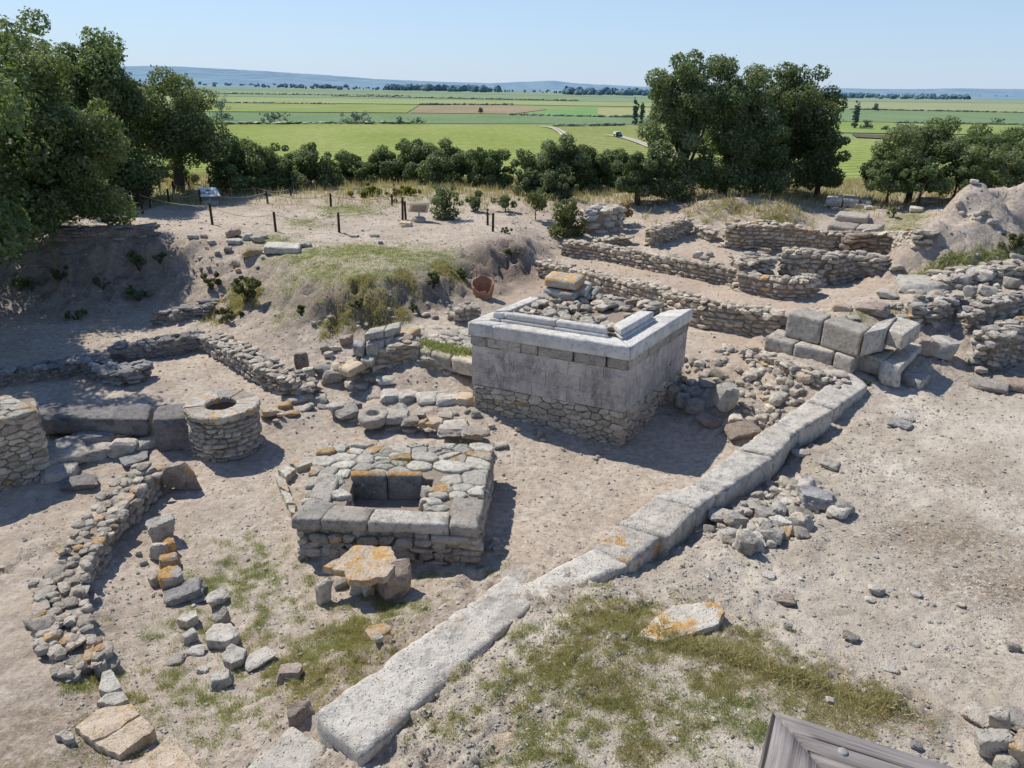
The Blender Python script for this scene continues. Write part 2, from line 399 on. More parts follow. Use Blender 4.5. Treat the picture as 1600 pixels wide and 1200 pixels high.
# cover masks, as soft patches about surveyed spots: (px, py, radius in m, weight)
def patches(lst):
    f = np.zeros(sh_)
    for px, py, r, w in lst:
        p = atg(px, py); f = np.maximum(f, w*np.exp(-(((GX-p[0])**2 + (GYY-p[1])**2)/(r*r))))
    return f
GREEN = [(380,860,.7,.7), (360,900,.7,.7), (420,930,.6,.6), (480,950,.6,.65), (400,980,.6,.6), (300,990,.55,.8), (230,1020,.7,.95), (190,1020,.5,.9), (300,960,.35,.9), (330,1050,.6,.7), (260,1060,.6,.7),
         (280,1130,.5,.9), (330,1160,.5,.7), (450,1050,.5,.8), (520,1010,.6,.85), (540,1050,.5,.8), (640,950,.45,.95), (700,925,.4,.95), (760,895,.35,.9), (670,900,.3,.7),(120,1070,.3,.8), (60,1170,.3,.7), (140,1160,.3,.7), (340,1120,.5,.7), (420,1130,.4,.7),
         (560,395,1.9,1.), (640,405,1.8,1.), (500,420,1.4,1.), (690,405,1.3,1.), (600,425,1.5,1.), (480,400,1.2,.9), (540,430,1.4,.95), (720,412,.8,.9), (430,375,.9,.7), (340,300,2.,.6), (540,330,1.6,.7), (280,305,2.5,.95), (230,312,2.,.95), (180,310,2,.9), (470,350,1.,.6), (480,470,.7,.5), (440,500,.5,.6), (660,470,.5,.6), (700,460,.5,.6),
         (800,1010,.35,.8), (770,1000,.3,.8), (900,1040,.7,.85), (980,960,.5,.8), (950,1000,.6,.9), (1020,1010,.5,.9), (880,1100,.8,.85), (1080,1000,.5,.95), (1000,1060,.8,.8), (1150,1030,.45,.95), (1240,1060,.4,.9), (1330,1085,.35,.9), (900,1160,.8,.8), (1050,1120,.8,.7), (1150,1110,.5,.8), (1100,1170,.5,.8), (740,1120,.5,.6), (830,990,.4,.6), (700,1060,.3,.5), (1190,1140,.3,.9), (830,1170,.6,.7),
         (1465,418,.55,1.), (1440,430,.6,1.), (1495,414,.5,1.), (1530,408,.5,1.), (1560,404,.5,1.), (1590,400,.55,1.), (1480,428,.5,.9), (1620,398,.6,1.), (1230,495,.6,.9), (1190,510,.5,.9), (1340,490,.7,.8), (1390,480,.6,.8), (1420,455,.5,.8), (1300,282,2.2,1.), (1250,292,2,.8), (1370,290,2,.7), (1410,355,.8,.9), (1380,300,1.5,.9), (1340,330,.6,.5), (1420,340,.9,.8), (1180,298,2,.9), (1100,303,2,.8), (1460,480,.4,.8), (1490,470,.3,.8)]
STRAW = [(560,1000,.7,.8), (500,1040,.8,.8), (540,940,.5,.5), (230,1080,.6,.5), (400,1020,.7,.5), (950,960,.8,.8), (1050,1000,.7,.9), (1150,1030,.8,.9), (1300,1080,.7,.9), (900,1020,.9,.7), (850,1100,1.,.6), (960,1120,1,.6), (640,446,.5,.6), (700,426,.5,.7), (560,450,.5,.6), (740,300,3,1.), (820,305,3,1.), (900,305,3,1.), (1000,300,3,.8), (660,305,2.5,.8), (500,298,3,.8), (430,298,2,.8), (600,315,2,.6),
         (1150,322,1.,.75), (1205,328,.9,.75), (1110,328,.8,.7), (1350,265,4,1.), (1400,272,4,1.), (1480,275,4,1.), (1560,275,4,1.), (1060,315,1.6,.8), (1390,300,2,.8), (1350,285,2,.7), (880,320,1.5,.6), (540,480,.8,.6), (590,480,.7,.6), (380,470,.8,.5)]
LITTER = [(1530,860,1.4,.9), (1450,830,1.1,.8), (1380,800,1.,.7), (1580,930,1.2,.9), (1500,760,1.2,.6), (1300,850,.9,.5), (1550,1020,.8,.6), (1400,1100,.6,.7), (1440,960,.8,.4), (60,1130,.9,.8), (30,1060,.6,.6), (120,1190,.7,.8), (20,1180,.7,.9), (540,490,1.,.6), (640,480,1,.5), (790,410,1.2,.8), (760,400,.8,.7), (1040,1150,.8,.4), (800,1150,.8,.4), (200,450,2,.4),(60,430,2.,.5)]
WARM = [(840,440,1.6,1.), (900,430,1.5,.9), (800,460,1.,.8), (1000,420,1.6,.7), (1130,450,1.5,.8), (1230,475,1.2,.7), (1150,530,1.,.7), (1100,400,1.5,.5), (1170,590,.9,.4), (1350,440,1.3,.6)]
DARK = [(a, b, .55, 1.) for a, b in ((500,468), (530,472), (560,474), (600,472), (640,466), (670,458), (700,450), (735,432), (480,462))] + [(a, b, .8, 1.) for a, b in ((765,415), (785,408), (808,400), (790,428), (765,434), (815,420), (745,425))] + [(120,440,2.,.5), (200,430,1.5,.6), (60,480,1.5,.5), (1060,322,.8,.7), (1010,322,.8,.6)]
MOUND = [(1505,296,1.6,1), (1550,294,2,1), (1620,300,2.2,1), (1450,375,1.2,1), (1480,345,1.4,1), (1520,320,1.8,1), (1570,320,1.8,1), (1500,370,1.3,1), (1560,355,1.5,1), (1620,330,2,1), (1430,390,.7,1)]
g_raw, s_raw, l_raw, w_raw, d_raw, m_raw = patches(GREEN), patches(STRAW), patches(LITTER), patches(WARM), patches(DARK), patches(MOUND)
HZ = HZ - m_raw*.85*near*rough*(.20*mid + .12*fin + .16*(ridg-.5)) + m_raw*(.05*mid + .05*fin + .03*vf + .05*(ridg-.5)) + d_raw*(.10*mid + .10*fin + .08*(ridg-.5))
n1 = fbm2(GX, GYY, 1.6, 5, 31).reshape(sh_); n2 = fbm2(GX, GYY, 2.2, 5, 41).reshape(sh_)
ss = lambda x, a, b: np.clip((x-a)/(b-a), 0, 1)
gfar = ss(GYY, 17, 24); n3 = fbm2(GX, GYY, 7., 3, 57).reshape(sh_)
GRN = np.clip(g_raw*(.85+.15*gfar) + (n1*.9 + n3*1.0)*(1-.6*gfar) - .40 + .26*gfar, 0, 1)*(g_raw > .06)
STR = np.clip(s_raw*.95 + n2*.6 + n3*.6*(1-gfar) - .30, 0, 1)*(s_raw > .06)
far = ss(GYY, 44, 60); GRN = np.maximum(GRN, far*.85); STR = np.maximum(STR, ss(GYY, 31, 38)*(1-far)*(.55+.4*n2))
MM = 1-np.clip(m_raw*1.5-.35, 0, 1); MM = MM*(1-np.clip(d_raw*1.5-.3, 0, 1)*.9); GRN = GRN*MM; STR = STR*MM
LIT = np.clip(l_raw*1.1 + n1*.6 - .15, 0, 1)*(l_raw > .05)
def grid_at(G, x, y):
    x = np.asarray(x, float); y = np.clip(np.asarray(y, float), Y0, Y1-.01)
    r = np.clip(np.round(np.log(y/Y0)/math.log(Y1/Y0)*(ROWS-1)).astype(int), 0, ROWS-1)
    c = np.clip(np.round((x/(y*(1+1.5/y))+UM)/(2*UM)*(CLS-1)).astype(int), 0, CLS-1)
    return G[r, c]

def terrain_mat():
    m, nt, b, out = newmat('site_earth'); n = N(nt); p = n.pos()
    a = n.noise(p, .7, 6, .6); f = n.noise(p, 7., 8, .68); g = n.noise(p, 45., 5, .7)
    col = n.mix(n.ramp(a, .35, .66), (.475, .392, .312), (.645, .555, .455))
    col = n.mix(n.ramp(f, .42, .66, 0, .75), col, (.33, .265, .205))
    col = n.mix(n.ramp(f, .3, .46, .45, 0), col, (.63, .56, .50))
    plat = n.attr('plat')
    pc = n.mix(n.ramp(a, .35, .66), (.475, .405, .32), (.665, .59, .49)); pc = n.mix(n.ramp(f, .45, .7, 0, .55), pc, (.29, .245, .20))
    col = n.mix(plat, col, pc)
    col = n.mix(n.math('MULTIPLY', n.attr('warm'), .75), col, n.mix(f, (.46, .33, .23), (.6, .46, .345)))
    bank = n.attr('rough')
    col = n.mix(n.math('MULTIPLY', bank, n.ramp(f, .35, .6, .15, .6)), col, (.27, .215, .18))
    lt = n.math('MULTIPLY', n.attr('litter'), n.ramp(n.noise(p, 16., 6, .7), .38, .6))
    col = n.mix(lt, col, n.mix(g, (.13, .095, .065), (.28, .20, .13)))
    st = n.math('MULTIPLY', n.attr('straw'), n.ramp(n.noise(n.scalevec(p, 1, 1, .4), 22., 5, .7), .3, .6, .3, 1))
    col = n.mix(n.math('MULTIPLY', st, .9), col, n.mix(n.ramp(f, .35, .65), (.23, .18, .085), (.42, .335, .18)))
    gr = n.math('MULTIPLY', n.math('MULTIPLY', n.attr('green'), n.attr('gtint')), n.ramp(n.noise(p, 26., 5, .7), .3, .5, .35, 1))
    col = n.mix(gr, col, n.mix(n.ramp(n.noise(p, 3.3, 5), .38, .62), (.16, .195, .055), (.32, .31, .12)))
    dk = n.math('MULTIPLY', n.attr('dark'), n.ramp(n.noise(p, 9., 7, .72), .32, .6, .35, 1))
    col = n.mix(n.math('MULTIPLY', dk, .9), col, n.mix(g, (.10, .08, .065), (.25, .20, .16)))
    # specks: pale grit and dark crumbs
    v = n.vor(p, 26., 'F1'); vc = n.node('ShaderNodeSeparateColor'); n.lk(n.vor(p, 26., 'F1', 'Color'), vc.inputs[0])
    grit = n.math('MULTIPLY', n.ramp(v, .22, .3, 1, 0), n.math('GREATER_THAN', vc.outputs[0], .72))
    col = n.mix(n.math('MULTIPLY', grit, .65), col, n.mix(vc.outputs[1], (.22, .19, .17), (.68, .64, .58)))
    col = n.mix(n.ramp(g, .55, .72, 0, .5), col, (.2, .155, .12))
    n.lk(col, b.inputs['Base Color']); b.inputs['Roughness'].default_value = .97; b.inputs['Specular IOR Level'].default_value = .1
    h = n.math('ADD', n.math('MULTIPLY', f, .9), n.math('MULTIPLY', g, .35)); h = n.math('ADD', h, n.math('MULTIPLY', grit, .35))
    h = n.math('ADD', h, n.math('MULTIPLY', n.noise(p, 130., 3, .6), .12))
    n.lk(n.bump(h, 1., .06), b.inputs['Normal'])
    return m

def grid_mesh():
    idx = np.arange(ROWS*CLS).reshape(ROWS, CLS)
    F = np.stack([idx[:-1, :-1], idx[:-1, 1:], idx[1:, 1:], idx[1:, :-1]], -1).reshape(-1, 4)
    mb = MB(); mb.add(np.stack([GX.ravel(), GYY.ravel(), HZ.ravel()], 1), F, sm=True)
    o = mb.build('ground', terrain_mat(), loc=(0, 0, 0)); props(o, kind='structure')
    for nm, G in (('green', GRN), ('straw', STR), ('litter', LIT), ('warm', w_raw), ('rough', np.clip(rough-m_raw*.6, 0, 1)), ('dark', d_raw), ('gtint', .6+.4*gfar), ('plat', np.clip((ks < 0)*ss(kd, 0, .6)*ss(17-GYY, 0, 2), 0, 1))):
        a = o.data.attributes.new(nm, 'FLOAT', 'POINT'); a.data.foreach_set('value', G.astype(np.float32).ravel())
    return o
grid_mesh()
# ------------------------------------------------------------------ stone makers
def _ico(sub):
    bm = bmesh.new(); bmesh.ops.create_icosphere(bm, subdivisions=sub, radius=1)
    bm.verts.ensure_lookup_table()
    V = np.array([v.co[:] for v in bm.verts]); F = np.array([[v.index for v in f.verts] for f in bm.faces]); bm.free()
    return V/np.linalg.norm(V, axis=1)[:, None], F
ICO = {k: _ico(k) for k in (1, 2, 3, 4, 5)}

def rock_shape(sub, rng, boxy=.5, rough=.05, k=10, sharp=None):
    D, F = ICO[sub]
    nr, of = [], []
    for ax in range(3):
        for sg in (-1, 1):
            v = np.zeros(3); v[ax] = sg; v += rng.normal(0, .17, 3); nr.append(v/np.linalg.norm(v)); of.append(rng.uniform(.8, 1.))
    for _ in range(k):
        v = rng.normal(0, 1, 3); nr.append(v/np.linalg.norm(v)); of.append(rng.uniform(.80 + .22*boxy, 1.02 + .3*boxy))
    nr = np.array(nr); of = np.array(of)
    q = np.maximum(D @ nr.T, 0)/of
    pw = sharp or (12 if sub <= 2 else 30)
    r = (q**pw).sum(1)**(-1./pw)
    V = D*r[:, None]
    if sub >= 3 and rough:
        o = rng.uniform(0, 90, 3)
        V += D*(fbm(V*2.4+o, 5, 1, .6)[:, None]*rough*2.6)
        if sub >= 4: V += D*(fbm(V*7+o, 3, 4)[:, None]*rough*.7)
    elif rough: V += rng.normal(0, rough*.45, V.shape)
    V -= (V.max(0)+V.min(0))/2; V /= np.abs(V).max(0)
    return V, F

LIB = {s: [rock_shape(s, R, 1.15, .06, 5, 16 if s < 3 else None) for _ in range(24 if s < 3 else 14)] for s in (1, 2, 3)}

def rotm(rz=0, rx=0, ry=0):
    return np.array(Matrix.Rotation(rz, 3, 'Z') @ Matrix.Rotation(ry, 3, 'Y') @ Matrix.Rotation(rx, 3, 'X'))

def put_rock(mb, c, size, rz=0., tilt=.06, lod=1, li=0., rv=None, mi=0, sm=None):
    V, F = LIB[lod][R.integers(len(LIB[lod]))]
    sg = R.choice([-1, 1], 3); V = V*sg
    if sg.prod() < 0: F = F[:, ::-1]
    Rm = rotm(rz, R.normal(0, tilt), R.normal(0, tilt))
    V = (V*(np.array(size)/2)) @ Rm.T + np.array(c)
    mb.add(V, F, R.random() if rv is None else rv, li, mi, lod >= 3 if sm is None else sm)

def block_shape(dims, res, rough, rng, rnd=None, chip=1.):
    """worn cuboid: returns points in [-1,1]^3 (x,y,z), displaced, and quad faces"""
    h = np.array(dims, float)/2
    nn = [max(2, int(round(d/res))) for d in dims]
    keys = {}; V = []; F = []
    def vid(p):
        k = tuple(np.round(p, 5))
        if k not in keys: keys[k] = len(V); V.append(p)
        return keys[k]
    for ax in range(3):
        a, b = [(1, 2), (2, 0), (0, 1)][ax]
        for sg in (-1, 1):
            for i in range(nn[a]):
                for j in range(nn[b]):
                    q = []
                    for di, dj in ((0, 0), (1, 0), (1, 1), (0, 1)):
                        p = np.zeros(3); p[ax] = sg; p[a] = -1+2*(i+di)/nn[a]; p[b] = -1+2*(j+dj)/nn[b]; q.append(vid(p))
                    F.append(q if sg > 0 else q[::-1])
    V = np.array(V); M_ = V*h
    r = rnd if rnd is not None else min(.045, h.min()*.35)
    inner = np.clip(M_, -(h-r), h-r); d = M_-inner; ln = np.linalg.norm(d, axis=1)
    nv = d/np.maximum(ln, 1e-9)[:, None]
    out = inner + nv*r
    o = rng.uniform(0, 99, 3)
    edge = np.clip(((np.abs(nv) > .25).sum(1)-1), 0, 2)
    f1 = fbm(out*2.6+o, 4, 2); f2 = fbm(out*10+o, 4, 6, .6)
    chipn = np.clip(fbm(out*4.5+o+31, 4, 9)-.05, 0, 1)
    disp = rough*(f1*1.1 + f2*.8) - chip*rough*3.2*chipn*edge
    out = out + nv*disp[:, None]
    return out/h, np.array(F)

def hexmap(P, top, bot):
    """trilinear map of [-1,1]^3 on to a block given by four top and four bottom corners (front-left, front-right, back-right, back-left)"""
    u, v, w = (P[:, 0]+1)/2, (P[:, 1]+1)/2, (P[:, 2]+1)/2
    def bi(c): return ((1-u)*(1-v))[:, None]*c[0] + (u*(1-v))[:, None]*c[1] + (u*v)[:, None]*c[2] + ((1-u)*v)[:, None]*c[3]
    return bi(np.array(bot, float))*(1-w)[:, None] + bi(np.array(top, float))*w[:, None]

def add_hex(mb, top, bot, res=.07, rough=.012, rv=None, li=0., mi=0, rnd=None, chip=1., sm=True):
    top = np.array(top, float); bot = np.array(bot, float)
    dims = (np.linalg.norm(top[1]-top[0]) + np.linalg.norm(top[2]-top[3]))/2, (np.linalg.norm(top[3]-top[0]) + np.linalg.norm(top[2]-top[1]))/2, abs((top-bot)[:, 2]).mean()
    res = max(res, max(dims)/46)
    P, F = block_shape(dims, res, rough, R, rnd, chip)
    mb.add(hexmap(P, top, bot), F, R.random() if rv is None else rv, li, mi, sm)

def hexblock(name, label, cat, corners, zt, thick, mat, group=None, parent=None, **kw):
    """worn block whose top corners were surveyed: four pixels (front-left, front-right, back-right, back-left) at level zt (one or four)"""
    zt = np.broadcast_to(np.asarray(zt, float), (4,))
    top = np.array([at(c[0], c[1], z) for c, z in zip(corners, zt)]); bot = top.copy(); bot[:, 2] -= thick
    mb = MB(); add_hex(mb, top, bot, **kw)
    o = mb.build(name, mat, parent)
    if parent is None: props(o, label, cat, group)
    return o

def rock(name, label, px, py, w, h, mat='field', dr=.7, rz=None, group=None, li=0., tilt=.1, boxy=.5, sub=3, cat='stone', z=None, sink=.12, rough=.05, rv=None):
    """single stone standing at surveyed pixel (px, py = middle of its lower edge); w, h in pixels as the survey saw it"""
    g = atg(px, py) if z is None else at(px, py, z)
    D = depth(g); W = w*D/FPX; d = W*dr
    phi = math.atan2(CAMZ-g[2], math.hypot(g[0], g[1]))
    hh = max((h*D/FPX - d*math.sin(phi)*.85)/math.cos(phi), W*.22)
    dirn = np.array([g[0], g[1]])/math.hypot(g[0], g[1]); c = np.array([g[0]+dirn[0]*d*.45, g[1]+dirn[1]*d*.45, 0])
    zb = float(H(c[0], c[1])) if z is None else z
    V, F = rock_shape(sub, R, boxy, rough, 9)
    rzv = R.uniform(-.35, .35) if rz is None else math.radians(rz)
    rzv += -math.atan2(dirn[0], dirn[1])
    V = (V*np.array([W, d, hh*(1+sink)])/2) @ rotm(rzv, R.normal(0, tilt), R.normal(0, tilt)).T + np.array([c[0], c[1], zb + hh*(1-sink)/2])
    mb = MB(); mb.add(V, F, R.random() if rv is None else rv, li, 0, sub >= 3)
    o = mb.build(name, MAT[mat], sharp=24 if sub >= 3 else 0); return props(o, label, cat, group)

def resample(path):
    path = np.array(path, float); d = np.r_[0, np.cumsum(np.linalg.norm(np.diff(path[:, :2], axis=0), axis=1))]
    L = d[-1]
    def f(s):
        s = np.clip(s, 0, L); p = np.array([np.interp(s, d, path[:, k]) for k in range(path.shape[1])])
        e = .12; a = np.array([np.interp(np.clip(s-e, 0, L), d, path[:, k]) for k in range(2)]); b = np.array([np.interp(np.clip(s+e, 0, L), d, path[:, k]) for k in range(2)])
        t = (b-a)/(np.linalg.norm(b-a)+1e-9); return p, t
    return L, f

def wall_stones(mb, path, th, sw, sh, lod=1, lich=.06, top=True, sides=(1, -1), jit=.05, core=True, core_mi=1, topscale=1., step=.0):
    """dry-stone wall along path [(x, y, zbase, ztop), ...] (centre line): coursed stones on both faces, loose ones along the top"""
    L, f = resample(path)
    for sd in sides:
        z = -.06; row = 0
        hmax = max(p[3]-p[2] for p in path)
        while z < hmax:
            ch = sh*R.uniform(.7, 1.35); s = -R.random()*sw
            while s < L:
                w = sw*R.uniform(.55, 1.65); p, t = f(s+w/2); hh = p[3]-p[2] + R.normal(0, step)
                if z + ch*.55 < hh and s + w*.6 > 0:
                    d = min(th*.58, sw*1.15)*R.uniform(.8, 1.15); nrm = np.array([-t[1], t[0]])*sd
                    c = p[:2] + nrm*(th/2-d/2 + R.normal(0, jit*.5))
                    put_rock(mb, (c[0], c[1], p[2]+z+ch/2), (w*1.1, d, ch*R.uniform(1.0, 1.22)), math.atan2(t[1], t[0]) + R.normal(0, .1), .07, lod, R.uniform(.2, 1) if R.random() < lich else 0)
                s += w
            z += ch*.96; row += 1
    if top:
        s = 0
        while s < L:
            w = sw*R.uniform(.6, 1.5)*topscale; p, t = f(s+w/2); nrm = np.array([-t[1], t[0]])
            k = max(1, int(round(th/(sw*.9*topscale))))
            for j in range(k):
                o = (j+.5)/k*th - th/2 + R.normal(0, jit)
                c = p[:2] + nrm*o + t*R.normal(0, sw*.25)
                put_rock(mb, (c[0], c[1], p[3] + R.normal(0, .025)-.03), (w*R.uniform(.7, 1.1), th/k*R.uniform(.8, 1.25), sh*R.uniform(.6, 1.2)), math.atan2(t[1], t[0]) + R.normal(0, .4), .12, lod, R.uniform(.2, 1) if R.random() < lich*1.6 else 0)
            s += w*.92
    if core:
        m = max(2, int(L/.4)); V = []; 
        for i in range(m+1):
            p, t = f(L*i/m); nrm = np.array([-t[1], t[0]])*th*.36
            for sg in (1, -1):
                V.append((p[0]+nrm[0]*sg, p[1]+nrm[1]*sg, p[2]-.25)); V.append((p[0]+nrm[0]*sg, p[1]+nrm[1]*sg, max(p[3]-.07, p[2]-.1)))
        F = []
        for i in range(m):
            a = i*4; b = a+4
            F += [(a, a+1, b+1, b), (a+2, b+2, b+3, a+3), (a+1, a+3, b+3, b+1)]
        F += [(0, 2, 3, 1), (m*4, m*4+1, m*4+3, m*4+2)]
        mb.add(V, F, .5, 0, core_mi)

def rwall(label, pix, h, th, sw, sh, mat='field', lod=1, name='rubble_wall', side=0, group=None, zb=None, **kw):
    """pix: surveyed pixels along the wall's visible foot (side=+1/-1 moves the centre line half a thickness to the left/right of the walk)"""
    pts = [atg(a[0], a[1]) if zb is None else at(a[0], a[1], zb) for a in pix]
    hs = np.broadcast_to(np.asarray(h, float), (len(pts),))
    xy = np.array([p[:2] for p in pts]); t = np.gradient(xy, axis=0); t /= np.linalg.norm(t, axis=1)[:, None]
    nr = np.stack([-t[:, 1], t[:, 0]], 1)*side*th/2; c = xy + nr
    path = [(c[i, 0], c[i, 1], pts[i][2], pts[i][2]+hs[i]) for i in range(len(pts))]
    mb = MB(); wall_stones(mb, path, th, sw, sh, lod, **kw)
    o = mb.build(name, [MAT[mat], MAT['mortar']]); return props(o, label, 'ruined wall', group)

# --- cells of broken paving and of rubble masonry
def cells(poly, n, aniso=1., seed=0, relax=2):
    """Voronoi cells of a convex polygon; aniso > 1 makes them wider than high"""
    rng = np.random.default_rng(seed); P = np.array(poly, float)*[1/aniso, 1]
    lo, hi = P.min(0), P.max(0)
    def inside(q):
        s = [np.cross(P[(i+1) % len(P)]-P[i], q-P[i]) for i in range(len(P))]; return all(v >= 0 for v in s) or all(v <= 0 for v in s)
    S = []
    while len(S) < n:
        q = rng.uniform(lo, hi)
        if inside(q): S.append(q)
    S = np.array(S)
    def clip(pl, a, b):
        mid, d = (a+b)/2, b-a; out = []
        for i in range(len(pl)):
            p, q = pl[i], pl[(i+1) % len(pl)]; dp, dq = np.dot(p-mid, d), np.dot(q-mid, d)
            if dp <= 0: out.append(p)
            if dp*dq < 0: out.append(p + (q-p)*dp/(dp-dq))
        return out
    for it in range(relax+1):
        C = []
        for i in range(n):
            pl = [p for p in P]; o = np.argsort(((S-S[i])**2).sum(1))[1:26]
            for j in o:
                pl = clip(pl, S[i], S[j])
                if len(pl) < 3: break
            C.append(np.array(pl))
        if it < relax: S = np.array([S[i] + (c.mean(0)-S[i])*.55 if len(c) > 2 else S[i] for i, c in enumerate(C)])
    return [c*[aniso, 1] for c in C if len(c) > 2]

def cell_stones(mb, poly, n, frame, gap=.012, thick=.05, bulge=.012, aniso=1., seed=0, lich=.08, mi=0, hole=None, uneven=.012, skip=0.):
    for c in cells(poly, n, aniso, seed):
        ctr = c.mean(0)
        if hole is not None and hole(ctr): continue
        if R.random() < skip: continue
        # break the straight edges
        q = []
        for i in range(len(c)):
            a, b = c[i], c[(i+1) % len(c)]
            L = np.linalg.norm(b-a)
            if L < 1e-4: continue
            q.append(a*.86+b*.14); 
            if L > .12: q.append((a+b)/2 + R.normal(0, .05*L, 2))
            q.append(a*.14+b*.86)
        q = np.array(q); rad = np.linalg.norm(q-ctr, axis=1).mean()
        if len(q) < 3: continue
        q1 = ctr + (q-ctr)*(1-gap/rad) ; q2 = ctr + (q-ctr)*max(.2, 1-(gap+.02)/rad); q3 = ctr + (q-ctr)*.5
        h = R.normal(0, uneven); sx, sy = R.normal(0, uneven*.8/max(rad, .05), 2); m = len(q)
        def hh(p, base): return base + h + (p[:, 0]-ctr[0])*sx + (p[:, 1]-ctr[1])*sy
        rings = [(q1, np.full(m, -thick)), (q1, hh(q1, -bulge)), (q2, hh(q2, 0) + R.normal(0, .003, m)), (q3, hh(q3, bulge*.5) + R.normal(0, .004, m))]
        V = np.concatenate([frame(p[:, 0], p[:, 1], d) for p, d in rings] + [frame(np.array([ctr[0]]), np.array([ctr[1]]), np.array([h+bulge*.6]))])
        F4 = [(k*m+i, k*m+(i+1) % m, (k+1)*m+(i+1) % m, (k+1)*m+i) for k in range(3) for i in range(m)]
        rv, li = R.random(), (R.uniform(.2, 1) if R.random() < lich else 0)
        mb.add(V, F4, rv, li, mi); mb.add(V, [(3*m+i, 3*m+(i+1) % m, 4*m) for i in range(m)], rv, li, mi)
        # second add repeats the points; harmless, keeps the arrays simple

def planeframe(O, eu, ev, nrm):
    O, eu, ev, nrm = (np.array(a, float) for a in (O, eu, ev, nrm))
    return lambda u, v, d: O + u[:, None]*eu + v[:, None]*ev + d[:, None]*nrm
unit = lambda v: np.array(v, float)/np.linalg.norm(v)
